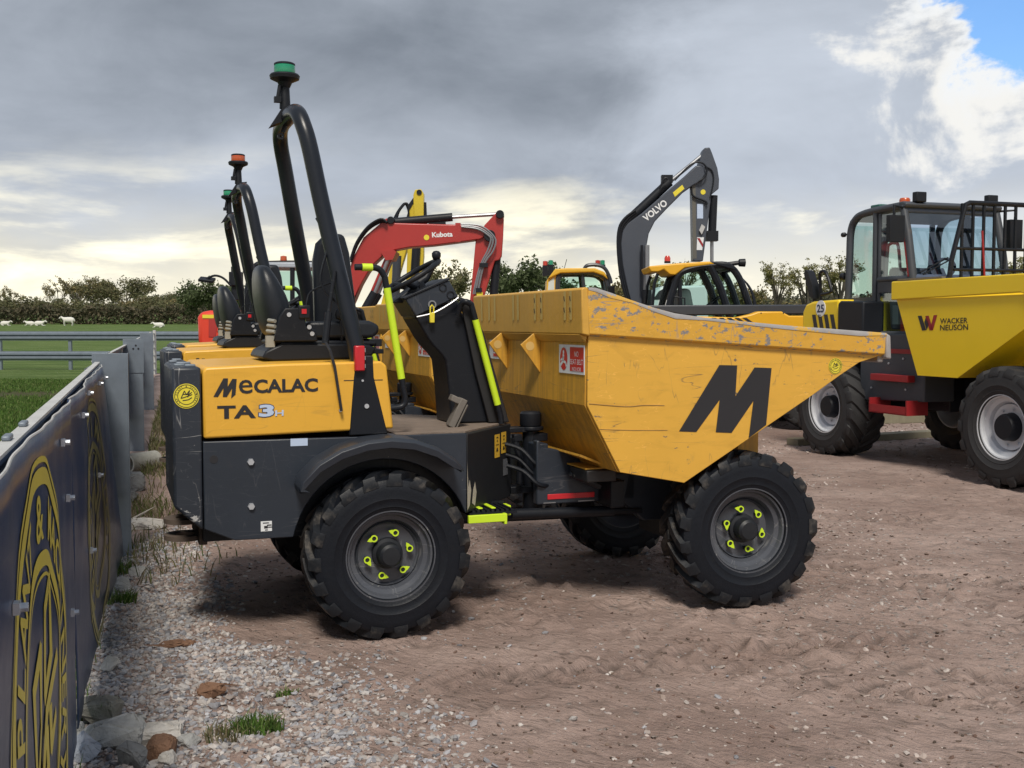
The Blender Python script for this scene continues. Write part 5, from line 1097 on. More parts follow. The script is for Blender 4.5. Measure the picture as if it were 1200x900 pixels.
# banners
def banner(label, s0, s1, zt, zb, logo, seed):
    B = empty('printed_banner', FO, FA)
    def S(s, z, o=0.0):
        q = (s - s0) / (s1 - s0)
        if seed == 1: yy = -.010 * math.sin(2.1 * s + 1) * min(1, max(0, 1.3 - z) * 2) - .004 * math.sin(6 * s + z * 2) - .0022 * math.sin(17 * s + 3 * math.sin(4 * z))
        else: yy = -.006 * math.sin(3 * s) - .105 * q ** 1.5 * max(0, (1.30 - z) / 1.2) - .005 * math.sin(5 * s + 2 * z) - .0025 * math.sin(13 * s + 3 * math.sin(5 * z))
        return (s, yy - o, z)
    n, k = 60, 14; vs = []
    for i in range(n + 1):
        s = s0 + (s1 - s0) * i / n; a, b = zb(s), zt(s)
        for j in range(k + 1): vs.append(S(s, a + (b - a) * j / k))
    m = MB(); m.add(vs, [(i * (k + 1) + j, (i + 1) * (k + 1) + j, (i + 1) * (k + 1) + j + 1, i * (k + 1) + j + 1) for i in range(n) for j in range(k)])
    sh = m.build('banner_sheet', NAVY, B, smooth=80); md = sh.modifiers.new('thick', 'SOLIDIFY'); md.thickness = .004; md.offset = 0
    m = MB()
    for i in range(n):
        sa, sb_ = s0 + (s1 - s0) * i / n, s0 + (s1 - s0) * (i + 1) / n
        pa, pb = Vector(S(sa, zt(sa))), Vector(S(sb_, zt(sb_))); m.tube([pa, pb], .0035, 6, caps=False)
    m.build('banner_hem', GALVL, B)
    # print: rings, lettering round the ring and the letter mark, laid 3 mm proud of the sheet
    cs, cz, rs, rz = logo; m = MB(); E = .0045
    def Q(a, r): return S(cs + rs * r * math.cos(a), cz + rz * r * math.sin(a), E)
    for r0, r1 in ((1.02, 1.045), (.93, 1.0), (.60, .665), (.56, .575)):
        N = 72; m.add([Q(2 * math.pi * i / N, r) for r in (r0, r1) for i in range(N)], [(i, (i + 1) % N, N + (i + 1) % N, N + i) for i in range(N)])
    def arc_text(body, mid, step, r, size, flip=False):
        for i, ch in enumerate(body):
            if ch == ' ': continue
            t = mid + (-1 if not flip else 1) * (i - (len(body) - 1) / 2) * step
            vs2, fs, asp = text_geo(ch, .02); hgt = size; w = min(size * .95, size * asp)
            rad = Vector((math.cos(t), math.sin(t))); tan = Vector((math.sin(t), -math.cos(t)))
            if flip: rad, tan = -rad, -tan
            pts = []
            for a, b in vs2:
                p = Vector((math.cos(t), math.sin(t))) * r + tan * (a - .5) * w + rad * (b - .5) * hgt
                pts.append(S(cs + rs * p.x, cz + rz * p.y, E))
            m.add(pts, fs)
    arc_text('LBF PLANT & MACHINERY', math.pi / 2, .218, .80, .19)
    def stroke(pts, w=.035):
        for (a, b), (c, d) in zip(pts[:-1], pts[1:]):
            dv = Vector((c - a, d - b)).normalized() * w
            pp = [(a - dv.y - dv.x * .6, b + dv.x - dv.y * .6), (a + dv.y - dv.x * .6, b - dv.x - dv.y * .6), (c + dv.y + dv.x * .6, d - dv.x + dv.y * .6), (c - dv.y + dv.x * .6, d + dv.x + dv.y * .6)]
            m.add([S(cs + rs * x, cz + rz * y, E) for x, y in pp], [(0, 1, 2, 3)])
    stroke([(-.86, -.42), (-.74, -.52), (-.90, -.56)], .02); stroke([(-.30, -.20), (-.30, .20), (-.10, .30), (-.10, .0), (-.30, -.20)]); stroke([(.06, .10), (.06, .42), (.26, .50), (.26, .18), (.06, .06)])
    stroke([(-.42, -.50), (.10, -.02), (.42, .12)]); stroke([(-.05, -.18), (-.05, -.34), (.10, -.24), (.10, -.10)]); stroke([(.20, -.04), (.20, -.20), (.36, -.12)])
    m.build('banner_print', BYL if seed == 1 else BYLG, sh, smooth=0)
    m = MB()
    bl = [(2.16, 1.05), (3.75, 1.02), (3.85, .62), (3.55, 1.22)] if seed == 1 else [(s0 + .5, 1.22), (s0 + 1.5, 1.25), (s0 + 2.6, 1.24), (s0 + .8, .62), (s0 + 1.9, .80), (s1 - .2, 1.24)]
    for s, z in bl:
        m = MB(); p = S(s, z, .004); m.cbox((p[0], p[1] - .006, p[2]), (.03, .012, .022)); m.lathe([(.009, -.02), (.009, 0)], 8, 'y', (p[0], p[1] - .006, p[2])); m.build('banner_bolt', BOLT, B)
    
    tag(B, label, 'banner', 'printed banners on the barrier'); return B
banner('dark blue banner nearest the viewer with a thick yellow ring of lettering', .55, 4.06, lambda s: 1.318 + .006 * math.sin(3 * s), lambda s: .10, (2.74, .645, .62, .595), 1)
banner('greyer blue banner between the nearest banner and the wide post, its lower edge lifting', 4.12, 7.66, lambda s: 1.315, lambda s: .13 - .02 * (s - 4.1), (5.75, .62, .85, .57), 3)
# gate
G = empty('metal_field_gate', FO2 + FT2 * 25.7 + FN2 * .02, FA2 - .05)
m = MB(); m.tube([(0, 0, .05), (0, 0, 1.36)], .03, 8); m.tube([(1.9, 0, .05), (1.9, 0, 1.40)], .05, 8); m.build('gate_post', GALVL, G)
m = MB()
for k in range(6): m.tube([(0, 0, .2 + k * .22), (1.9, 0, .2 + k * .22)], .022, 8)
m.build('gate_bars', GALVL, G)
m = MB(); m.tube([(.95, 0, .2), (.95, 0, 1.3)], .02, 8); m.tube([(.05, 0, .22), (1.85, 0, 1.28)], .018, 8); m.build('gate_brace', GALVL, G)
tag(G, 'pale galvanised field gate at the far end of the barrier', 'gate')
# two-rail barrier across the track
A = empty('crash_barrier', (-20, 38, .0))
for z, mt in ((1.02, GALV), (.34, GALV)):
    m = MB(); prof = [(0, z), (.0, z + .03), (-.07, z + .07), (-.07, z + .12), (0, z + .16), (-.07, z + .20), (-.07, z + .25), (.0, z + .29), (0, z + .32)]
    m.prism([(y, q) for y, q in prof] + [(y + .006, q) for y, q in prof[::-1]], -25, 12.5, 'yz'); m.build('barrier_rail', mt, A, smooth=50)
for k in range(15):
    m = MB(); m.box(-24 + k * 2.4, -23.9 + k * 2.4, .01, .12, -.1, 1.32); m.build('post', GALV, A)
tag(A, 'two-rail steel crash barrier running right across the grass in the distance', 'barrier')

# ------------------------------------------------------------------ numpy noise
def hsh(ix, iy, seed):
    n = (ix.astype(np.int64) * 374761393 + iy.astype(np.int64) * 668265263 + seed * 974711) & 0x7fffffff
    n = ((n ^ (n >> 13)) * 1274126177) & 0x7fffffff
    return ((n ^ (n >> 16)) & 0xffff) / 65535.0
def vnoise(x, y, seed=0):
    ix, iy = np.floor(x), np.floor(y); fx, fy = x - ix, y - iy; fx = fx * fx * (3 - 2 * fx); fy = fy * fy * (3 - 2 * fy)
    a, b, c, d = hsh(ix, iy, seed), hsh(ix + 1, iy, seed), hsh(ix, iy + 1, seed), hsh(ix + 1, iy + 1, seed)
    return (a * (1 - fx) + b * fx) * (1 - fy) + (c * (1 - fx) + d * fx) * fy
def fbm(x, y, seed=0, o=4):
    s, a, t = 0, .5, 0
    for k in range(o): s = s + a * vnoise(x * 2 ** k, y * 2 ** k, seed + k * 17); t += a; a *= .55
    return s / t
def ground_z(x, y, prints=False):
    pr = np.zeros_like(x, dtype=float)
    near = np.clip((26 - y) / 14, 0, 1) * np.clip((x + 14) / 4, 0, 1)
    z = (fbm(x * .55, y * .55, 3, 3) - .5) * .05 + (fbm(x * 3.2, y * 3.2, 9, 4) - .5) * .030 + (fbm(x * 5.5 + y * 3, y * 15 - x * 4, 13, 4) - .5) * .022
    clod = np.clip(fbm(x * 9 + .6 * y, y * 9, 21, 3) - .56, 0, 1) * .11 * np.clip(fbm(x * .8, y * .8, 44, 2) * 2.4 - .7, 0, 1)
    # tyre prints: lanes of chevron bars
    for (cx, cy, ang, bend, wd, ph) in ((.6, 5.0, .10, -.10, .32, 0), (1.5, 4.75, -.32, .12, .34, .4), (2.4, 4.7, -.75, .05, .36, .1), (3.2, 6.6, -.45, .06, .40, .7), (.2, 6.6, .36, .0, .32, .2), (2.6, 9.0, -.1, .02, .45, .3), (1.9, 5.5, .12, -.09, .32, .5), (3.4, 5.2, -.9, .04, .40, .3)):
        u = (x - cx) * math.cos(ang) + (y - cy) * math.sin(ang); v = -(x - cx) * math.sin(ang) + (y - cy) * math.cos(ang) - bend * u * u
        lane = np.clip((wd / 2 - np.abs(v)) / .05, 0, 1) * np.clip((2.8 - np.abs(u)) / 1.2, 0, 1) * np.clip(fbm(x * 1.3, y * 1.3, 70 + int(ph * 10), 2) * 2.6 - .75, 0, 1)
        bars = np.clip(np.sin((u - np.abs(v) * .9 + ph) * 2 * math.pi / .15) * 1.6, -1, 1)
        z = z + lane * (bars * .013 - .012); pr = np.maximum(pr, lane * np.clip(-bars, 0, 1) * np.clip(fbm(x * 6, y * 6, 91, 2) * 3 - .8, 0, 1))  # pr: mask of the groove bottoms, later coloured dark as shade
    z = (z + clod) * near
    if prints: return pr
    # flattened where the machines stand
    side = fence_side(x, y)
    z = np.where(side < -.25, np.minimum(z, 0) - .035 * np.clip((-.25 - side) * 4, 0, 1), z)
    return z
def axis_samples(lo, hi, step, far_lo, far_hi, g=1.16):
    a = list(np.arange(lo, hi, step)); d = step; b = [a[-1]]
    while b[-1] < far_hi: d *= g; b.append(b[-1] + d)
    d = step; c = [lo]
    while c[-1] > far_lo: d *= g; c.append(c[-1] - d)
    return np.array(c[:0:-1] + a + b[1:])
xs = axis_samples(-3.2, 6.0, .024, -3000, 3000, 1.12); ys = axis_samples(2.9, 10.0, .024, -60, 4000, 1.045)
def np_mesh(name, V, F, material, col=None, smooth=True):
    me = bpy.data.meshes.new(name); V = np.asarray(V, np.float32); F = np.asarray(F, np.int32); k = F.shape[1]
    me.vertices.add(len(V)); me.vertices.foreach_set('co', V.ravel()); me.loops.add(F.size); me.loops.foreach_set('vertex_index', F.ravel())
    me.polygons.add(len(F)); me.polygons.foreach_set('loop_start', np.arange(0, F.size, k, dtype=np.int32)); me.polygons.foreach_set('loop_total', np.full(len(F), k, np.int32))
    me.polygons.foreach_set('use_smooth', np.full(len(F), smooth)); me.update(calc_edges=True)
    if col is not None:
        at_ = me.color_attributes.new('tint', 'FLOAT_COLOR', 'POINT'); c = np.ones((len(V), 4), np.float32); c[:, :3] = col; at_.data.foreach_set('color', c.ravel())
    me.materials.append(material); o = bpy.data.objects.new(name, me); COL.objects.link(o); return o
def grid_faces(nx, ny):
    i = np.arange(nx - 1)[None, :] + np.arange(ny - 1)[:, None] * nx; i = i.ravel(); return np.stack([i, i + 1, i + nx + 1, i + nx], 1)

def ground_mat():
    m = bpy.data.materials.new('muddy_gravel'); m.use_nodes = True; T = NT(m.node_tree); b = T.n['Principled BSDF']
    o = T.new('ShaderNodeTexCoord').outputs['Object']
    n1 = T.noise(o, .9, 6, .6); n2 = T.noise(o, 7, 6, .65); n3 = T.noise(o, 40, 5, .7)
    mud = T.mix(T.ramp(n1, .35, .68), (.298, .212, .182), (.455, .342, .300))
    mud = T.mix(T.math('MULTIPLY', T.ramp(n2, .45, .75), .6), mud, (.205, .154, .130))
    mud = T.mix(T.math('MULTIPLY', T.ramp(n3, .55, .75), .45), mud, (.50, .42, .38))
    st = T.vor(T.scale(o, (1, 1, .2)), 38, 'F1', 'Color'); sd = T.vor(T.scale(o, (1, 1, .2)), 38, 'F1', 'Distance')
    sep = T.new('ShaderNodeSeparateColor'); T.l.new(st, sep.inputs[0])
    gravel = T.ramp(T.noise(T.scale(o, (1, 1, 1), (4, 2, 0)), .55, 5, .62), .50, .70)
    on = T.math('MULTIPLY', T.math('GREATER_THAN', sep.outputs[0], T.math('SUBTRACT', .975, T.math('MULTIPLY', gravel, .36))), T.math('LESS_THAN', sd, .50))
    stone = T.mix(sep.outputs[1], (.27, .23, .21), (.50, .44, .41))
    c = T.mix(T.math('MULTIPLY', on, .85), mud, stone)
    wv = T.vmath('SCALE', T.noise(o, 1.6, 2, .5, 0, 1)); wv.node.inputs['Scale'].default_value = .22
    r1 = T.new('ShaderNodeMapping'); T.put(r1.inputs[0], T.vmath('ADD', o, wv)); r1.inputs['Rotation'].default_value = (0, 0, .62)
    strokes = T.noise(T.scale(r1.outputs[0], (8, 26, 4)), 1.0, 6, .66)
    pit_shade = T.math('MULTIPLY', T.math('SUBTRACT', 1.0, T.ramp(strokes, .34, .47)), T.ramp(T.noise(o, 1.6, 4, .6), .36, .56))  # shade of the small mud hollows, painted into the colour as dark strokes
    c = T.mix(T.math('MULTIPLY', pit_shade, .62), c, (.115, .088, .075))
    pa = T.new('ShaderNodeAttribute', attribute_name='tint').outputs['Fac']; c = T.mix(T.math('MULTIPLY', pa, .6), c, (.10, .077, .066))  # groove shade of the tyre prints painted dark into the mud colour
    T.put(b.inputs['Base Color'], c); T.put(b.inputs['Roughness'], T.math('ADD', .66, T.math('MULTIPLY', n2, .25)))
    b.inputs['Specular IOR Level'].default_value = .35
    h = T.math('ADD', T.math('MULTIPLY', n3, .35), T.math('MULTIPLY', T.noise(o, 110, 4, .7), .16)); h = T.math('ADD', h, T.math('MULTIPLY', T.math('MULTIPLY', on, T.math('SUBTRACT', .5, sd)), .9)); h = T.math('ADD', h, T.math('MULTIPLY', n2, .6)); h = T.math('ADD', h, T.math('MULTIPLY', strokes, 1.15))
    bn = T.new('ShaderNodeBump'); bn.inputs['Strength'].default_value = .85; bn.inputs['Distance'].default_value = .045; T.put(bn.inputs['Height'], h); T.l.new(bn.outputs[0], b.inputs['Normal'])
    return m
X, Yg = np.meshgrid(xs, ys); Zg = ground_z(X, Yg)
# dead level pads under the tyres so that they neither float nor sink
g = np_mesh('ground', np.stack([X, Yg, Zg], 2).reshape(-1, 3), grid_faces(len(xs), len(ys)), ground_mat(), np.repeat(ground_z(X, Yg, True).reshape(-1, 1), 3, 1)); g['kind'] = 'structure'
def height(x, y): return float(ground_z(np.array([x]), np.array([y]))[0])

# ------------------------------------------------------------------ field
def field_z(x, y): return .02 + np.clip(y - 45, 0, 400) * .016
def field_mat():
    m = bpy.data.materials.new('pasture_grass'); m.use_nodes = True; T = NT(m.node_tree); b = T.n['Principled BSDF']; o = T.new('ShaderNodeTexCoord').outputs['Object']
    n1 = T.noise(T.scale(o, (.25, .8, 1)), 1.2, 6, .62); n2 = T.noise(o, 9, 6, .7); n3 = T.noise(T.scale(o, (.06, .5, 1), (0, 3, 0)), 1.0, 5, .6)
    c = T.mix(T.ramp(n1, .35, .65), (.085, .14, .038), (.15, .205, .07)); c = T.mix(T.math('MULTIPLY', T.ramp(n2, .45, .72), .5), c, (.045, .075, .022))
    sx = T.new('ShaderNodeSeparateXYZ'); T.l.new(o, sx.inputs[0])
    yy = T.math('ADD', sx.outputs[1], T.math('MULTIPLY', T.math('SUBTRACT', n3, .5), 6))
    worn = T.math('MULTIPLY', T.ramp(yy, 22, 23.5), T.math('SUBTRACT', 1, T.ramp(yy, 26, 28.5)))
    worn = T.math('MULTIPLY', worn, T.ramp(n2, .30, .55)); c = T.mix(T.math('MULTIPLY', worn, .8), c, (.085, .062, .045))
    T.put(b.inputs['Base Color'], c); b.inputs['Roughness'].default_value = .9; b.inputs['Specular IOR Level'].default_value = .1
    bn = T.new('ShaderNodeBump'); bn.inputs['Strength'].default_value = .8; bn.inputs['Distance'].default_value = .06; T.put(bn.inputs['Height'], T.noise(o, 24, 6, .75)); T.l.new(bn.outputs[0], b.inputs['Normal'])
    return m
V, F = [], []
yl = np.concatenate([np.linspace(-8, 33.5, 40), np.linspace(34, 44, 8)[1:], np.geomspace(46, 1200, 60)])
for i, y in enumerate(yl):
    xr = float(fence_x(np.array(y))) - .30
    if y > 36: xr = xr + (y - 36) * 12 if y < 44 else 900
    for k in range(24):
        x = xr - 0 if k == 23 else -900 + (xr + 900) * (1 - (1 - k / 23) ** 3)
        V.append((x, y, float(field_z(np.array(x), np.array(y)))))
f = np_mesh('grass_field', np.array(V), grid_faces(24, len(yl)), field_mat()); f['kind'] = 'structure'

# ------------------------------------------------------------------ small stones, grass, rocks
def tint_mat(name, rough=.8, bump=.3, transl=0.0):
    m = bpy.data.materials.new(name); m.use_nodes = True; T = NT(m.node_tree); b = T.n['Principled BSDF']
    a = T.new('ShaderNodeAttribute', attribute_name='tint'); o = T.new('ShaderNodeTexCoord').outputs['Object']
    c = T.mix(T.math('MULTIPLY', T.ramp(T.noise(o, 60, 4, .6), .4, .7), .5), a.outputs['Color'], T.vmath('MULTIPLY', a.outputs['Color'], (.62, .6, .58)))
    T.put(b.inputs['Base Color'], c); b.inputs['Roughness'].default_value = rough; b.inputs['Specular IOR Level'].default_value = .25
    if bump:
        bn = T.new('ShaderNodeBump'); bn.inputs['Strength'].default_value = bump; bn.inputs['Distance'].default_value = .004; T.put(bn.inputs['Height'], T.noise(o, 140, 4, .7)); T.l.new(bn.outputs[0], b.inputs['Normal'])
    if transl:
        tr = T.new('ShaderNodeBsdfTranslucent'); T.put(tr.inputs[0], c); mx = T.new('ShaderNodeMixShader'); mx.inputs[0].default_value = transl
        T.l.new(b.outputs[0], mx.inputs[1]); T.l.new(tr.outputs[0], mx.inputs[2]); T.l.new(mx.outputs[0], T.n['Material Output'].inputs[0])
    return m
STONE = tint_mat('gravel_stone'); BLADE = tint_mat('grass_blade', .6, 0, .3); LEAF = tint_mat('tree_leaf', .7, 0, .35)
rng = np.random.default_rng(5)
def ico():
    bm = bmesh.new(); bmesh.ops.create_icosphere(bm, subdivisions=1, radius=1); v = np.array([tuple(q.co) for q in bm.verts]); f_ = np.array([[q.index for q in p.verts] for p in bm.faces]); bm.free(); return v, f_
IV, IF = ico()
def stones(name, x, y, size, flat, cols, material, sink=.35):
    n = len(x); z = ground_z(x, y); V = np.repeat(IV[None], n, 0) * rng.uniform(.62, 1.25, (n, len(IV), 1))
    V = V * (size[:, None] * np.stack([rng.uniform(.8, 1.45, n), rng.uniform(.6, 1.0, n), rng.uniform(.35, .8, n) * flat], 1))[:, None, :]
    tl = rng.normal(0, .35, n); c, s = np.cos(tl)[:, None], np.sin(tl)[:, None]; V[:, :, 0], V[:, :, 2] = V[:, :, 0] * c - V[:, :, 2] * s, V[:, :, 0] * s + V[:, :, 2] * c
    a = rng.uniform(0, 2 * math.pi, n); c, s = np.cos(a)[:, None], np.sin(a)[:, None]; V[:, :, 0], V[:, :, 1] = V[:, :, 0] * c - V[:, :, 1] * s, V[:, :, 0] * s + V[:, :, 1] * c
    V = V + np.stack([x, y, z + size * .5 * flat * (1 - 2 * sink)], 1)[:, None, :]
    col = cols[rng.integers(0, len(cols), n)] * rng.uniform(.7, 1.25, (n, 1))
    F = (IF[None] + (np.arange(n) * len(IV))[:, None, None]).reshape(-1, 3)
    o = np_mesh(name, V.reshape(-1, 3), F, material, np.repeat(col, len(IV), 0), smooth=False); o['kind'] = 'stuff'; return o
# dense gravel bank between the fence and the near dumper
N = 170000; y = rng.uniform(3.3, 9.5, N); x = rng.uniform(-2.7, 1.2, N); sd = fence_side(x, y)
edge = 1.06 - .11 * (y - 4) + (fbm(x * 1.6, y * 1.6, 5, 3) - .5) * 1.5 + .38 * np.clip((4.7 - y), 0, 1.2)
p = np.clip((edge + .15 - sd) / .95, .0, 1) ** 1.25
keep = (sd > -.02) & (rng.uniform(0, 1, N) < p * .9 + .005); x, y = x[keep], y[keep]
size = .0055 + .015 * rng.uniform(0, 1, len(x)) ** 2.8
stones('gravel', x, y, size, 1.0, 1.12 * np.array([(.29, .29, .31), (.35, .35, .37), (.38, .36, .35), (.33, .28, .26), (.44, .41, .39), (.22, .22, .24), (.36, .31, .285)]), STONE)
# pale flat chips trodden into the yard
N = 90000; y = 3.6 + 22 * rng.uniform(0, 1, N) ** 1.5; x = rng.uniform(-.75, 1, N) * y * .62 + .18 * y; sd = fence_side(x, y)
pt = np.clip((fbm(x * .5 + 3, y * .5, 31, 3) - .44) * 4.2, 0, 1) * (.25 + .75 * np.clip((y - 5.5) / 3, 0, 1)) + .02
keep = (sd > .2) & (rng.uniform(0, 1, N) < pt * np.where(y > 7, .62, .40)); x, y = x[keep], y[keep]; size = (.005 + .011 * rng.uniform(0, 1, len(x)) ** 2.6) * (.8 + y / 11)
stones('stone_chips', x, y, size, .55, np.array([(.42, .36, .33), (.34, .28, .25), (.28, .22, .19), (.48, .43, .40), (.24, .18, .155)]), STONE, .40)
# dark clods and straw bits
N = 2200; y = 3.8 + 9 * rng.uniform(0, 1, N) ** 1.3; x = rng.uniform(-.3, .5, N) * y * 1.0; keep = fence_side(x, y) > .8; x, y = x[keep], y[keep]
stones('mud_crumbs', x, y, .005 + .009 * rng.uniform(0, 1, len(x)) ** 3, .8, np.array([(.15, .095, .075), (.17, .125, .10), (.10, .075, .06)]), STONE, .3)
def blades(name, x, y, z, h, w, cols, bend=.5):
    n = len(x); a = rng.uniform(0, 2 * math.pi, n); d = np.stack([np.cos(a), np.sin(a)], 1); b = rng.uniform(.1, 1, n) * bend * h; t = rng.uniform(0, 2 * math.pi, n); e = np.stack([np.cos(t), np.sin(t)], 1) * w[:, None] / 2
    base = np.stack([x, y], 1); V = np.zeros((n, 5, 3)); V[:, 0, :2] = base - e; V[:, 1, :2] = base + e; mid = base + d * (b * .35)[:, None]; V[:, 2, :2] = mid + e * .8; V[:, 3, :2] = mid - e * .8; V[:, 4, :2] = base + d * b[:, None]
    V[:, :2, 2] = (z - .005)[:, None]; V[:, 2:4, 2] = (z + h * .55)[:, None]; V[:, 4, 2] = z + h * .95
    o = np.arange(n)[:, None] * 5; F = np.concatenate([o + np.array([0, 1, 2]), o + np.array([0, 2, 3]), o + np.array([3, 2, 4])], 0)
    col = cols[rng.integers(0, len(cols), n)] * rng.uniform(.7, 1.3, (n, 1)); ob = np_mesh(name, V.reshape(-1, 3), F, BLADE, np.repeat(col, 5, 0), smooth=False); return ob
GR = np.array([(.085, .17, .03), (.12, .21, .045), (.065, .12, .025), (.17, .22, .07)]); DRY = np.array([(.22, .19, .10), (.16, .13, .08), (.13, .15, .05), (.28, .25, .16), (.09, .12, .035)])
N = 90000; y = 5 + 26 * rng.uniform(0, 1, N) ** 1.4; x = fence_x(y) - .30 - rng.uniform(0, 1, N) * (.16 * y + .6)
worn = np.clip(1 - np.abs(y - 24.5) / 2.2, 0, 1) * (.5 + fbm(x, y, 61, 3)); keep = rng.uniform(0, 1, N) > worn * 1.2; x, y = x[keep], y[keep]
o = blades('grass', x, y, np.full(len(x), .02), rng.uniform(.03, .085, len(x)), .006 + .0006 * y, GR); o['kind'] = 'stuff'
N = 9000; y = 6.6 + 20 * rng.uniform(0, 1, N) ** 1.2; x = fence_x(y) + .05 + np.abs(rng.normal(0, .26, N)) + .012 * y; keep = rng.uniform(0, 1, N) < np.clip(fbm(x * 1.5, y * 1.2, 87, 2) * 3 - 1.0, .08, 1) * np.clip((y - 6) / 5, .15, 1); x, y = x[keep], y[keep]
o = blades('weeds', x, y, ground_z(x, y), rng.uniform(.04, .16, len(x)), .006 + .0004 * y, DRY, .9); o['kind'] = 'stuff'
N = 2600; y = rng.uniform(3.2, 6.0, N); x = fence_x(y) - .16 + rng.normal(0, .07, N); o = blades('verge_grass', x, y, np.zeros(N), rng.uniform(.04, .14, N), np.full(N, .006), GR, .6); o['kind'] = 'stuff'
def tuft(u, v, n, rad, h, label, cols=GR):
    q = gp(u, v); r = rad * np.sqrt(rng.uniform(0, 1, n)); a = rng.uniform(0, 6.28, n); x = r * np.cos(a); y = r * np.sin(a) * .7
    o = blades('grass_tuft', x, y, np.zeros(n), h * rng.uniform(.4, 1, n), np.full(n, .0065), cols, 1.0); o.location = (q.x, q.y, height(q.x, q.y)); tag(o, label, 'grass tuft')
tuft(302, 858, 300, .10, .075, 'bright green grass tuft lying flat in the gravel at the bottom of the picture')
tuft(333, 812, 120, .06, .05, 'small green grass tuft at the edge of the bare mud'); tuft(266, 866, 110, .09, .07, 'thin dry grass wisps left of the bright green tuft', DRY)
tuft(141, 672, 160, .09, .13, 'green weed clump at the foot of the wide steel post'); tuft(140, 708, 200, .10, .09, 'low green weed clump below the flapping corner of the far banner')

ROCKM = {}
def rock_mat(name, col, moss=0.0):
    return mat(name, col, .8, var=.35, vs=22, bump=1.0, bs=55, dent=2, dirt=moss, dirtcol=(.10, .115, .06), ds=9, chip=.06, chipcol=tuple(min(1, q * 1.6) for q in col), cs=20, spec=.25)
def rock(u, v, w, hgt, dep, material, label, seed, cat='rock', group=None, lift=.30):
    r = random.Random(seed); q = gp(u, v); sc_ = (q - Vector((0, 0, EYE))).length / FPX; W, H, D = w * sc_, hgt * sc_, dep * sc_
    bm = bmesh.new()
    for _ in range(15):
        d = Vector((r.gauss(0, 1), r.gauss(0, 1), r.gauss(0, 1))).normalized(); d = Vector([math.copysign(abs(c) ** .7, c) for c in d]); bm.verts.new((d.x * W * .52, d.y * D * .52, d.z * H * .52))
    bmesh.ops.convex_hull(bm, input=bm.verts); bmesh.ops.delete(bm, geom=[v_ for v_ in bm.verts if not v_.link_faces], context='VERTS')
    bmesh.ops.bevel(bm, geom=bm.edges[:], offset=W * .035, segments=1, affect='EDGES', profile=.5)
    bmesh.ops.triangulate(bm, faces=bm.faces); bmesh.ops.subdivide_edges(bm, edges=bm.edges[:], cuts=1, use_grid_fill=True)
    for v_ in bm.verts: v_.co += Vector((r.gauss(0, 1), r.gauss(0, 1), r.gauss(0, 1))) * W * .014
    bmesh.ops.recalc_face_normals(bm, faces=bm.faces)
    me = bpy.data.meshes.new('rock'); bm.to_mesh(me); bm.free(); me.materials.append(material); me.shade_smooth(); me.set_sharp_from_angle(angle=R_(24))
    o = bpy.data.objects.new('rock', me); COL.objects.link(o); o.location = (q.x, q.y, height(q.x, q.y) + H * lift); o.rotation_euler = (0, 0, r.uniform(-.4, .4)); tag(o, label, cat, group); return o
RB = rock_mat('blue_grey_rock', (.38, .41, .47)); RG = rock_mat('grey_rock', (.40, .40, .39)); RMO = rock_mat('mossy_rock', (.24, .23, .20), .45); RP = rock_mat('pale_slab_rock', (.56, .53, .49)); RBR = rock_mat('rusty_brown_rock', (.22, .125, .08)); RD = rock_mat('dark_rock', (.19, .195, .20))
rock(95, 893, 40, 34, 40, RB, 'blue-grey angular rock at the bottom, just right of the banner edge', 3)
rock(113, 846, 54, 38, 46, RMO, 'dark mossy rock under the hanging corner of the far banner', 8)
rock(128, 876, 76, 34, 60, RG, 'broad grey slab rock lying between the mossy rock and the blue-grey rock', 12)
rock(86, 866, 34, 24, 34, RG, 'small grey rock tucked against the banner, left of the broad slab', 15)
rock(182, 868, 62, 26, 52, RP, 'pale flat-topped rock, the lightest of the heap', 22)
rock(189, 884, 38, 30, 34, RBR, 'rusty brown rock in front of the pale flat rock', 26)
rock(152, 898, 36, 34, 34, RD, 'dark grey pointed rock at the very bottom of the heap', 31)
rock(199, 892, 24, 16, 20, RP, 'small rounded pale stone beside the rusty brown rock', 35)
rock(160, 874, 20, 18, 18, RB, 'small upright blue-grey stone between the broad slab and the pale rock', 41)
rock(222, 872, 26, 16, 22, RG, 'wedge of grey stone right of the pale flat rock', 44)
rock(172, 618, 46, 14, 34, RP, 'long flat pale stone by the fence behind the rear of the near dumper', 47)
rock(162, 674, 26, 14, 22, RG, 'grey stone on the gravel beside the foot of the wide steel post', 51)
rock(143, 690, 24, 15, 22, RG, 'grey stone at the lower corner of the far banner', 53)
rock(128, 790, 26, 14, 20, RP, 'pale stone against the curved lower edge of the far banner', 58)
rock(158, 574, 26, 26, 30, RD, 'dark rounded rubble lump by the fence below the grey pipe piece', 61)
rock(150, 590, 22, 16, 24, RD, 'low dark rubble lump nearest the wide post', 64)
rock(248, 818, 32, 18, 24, RBR, 'crumpled brown clod lying alone on the gravel', 67, 'clod', lift=.25)
rock(205, 760, 44, 7, 22, RBR, 'thin flat brown slab sunk in the gravel near the banner', 70, lift=.2)
q = gp(166, 552); m = MB(); m.push(Matrix.Translation((0, 0, .10)) @ Euler((0, R_(90), R_(62))).to_matrix().to_4x4()); m.lathe([(.085, -.20), (.105, -.20), (.105, .20), (.085, .20)], 24, 'z', closed=True); m.pop()
o = m.build('pipe_piece', rock_mat('concrete_pipe', (.40, .40, .37)), None, bevel=.004); o.location = (q.x, q.y, 0); tag(o, 'short grey concrete pipe piece leaning at the foot of the second post', 'pipe')
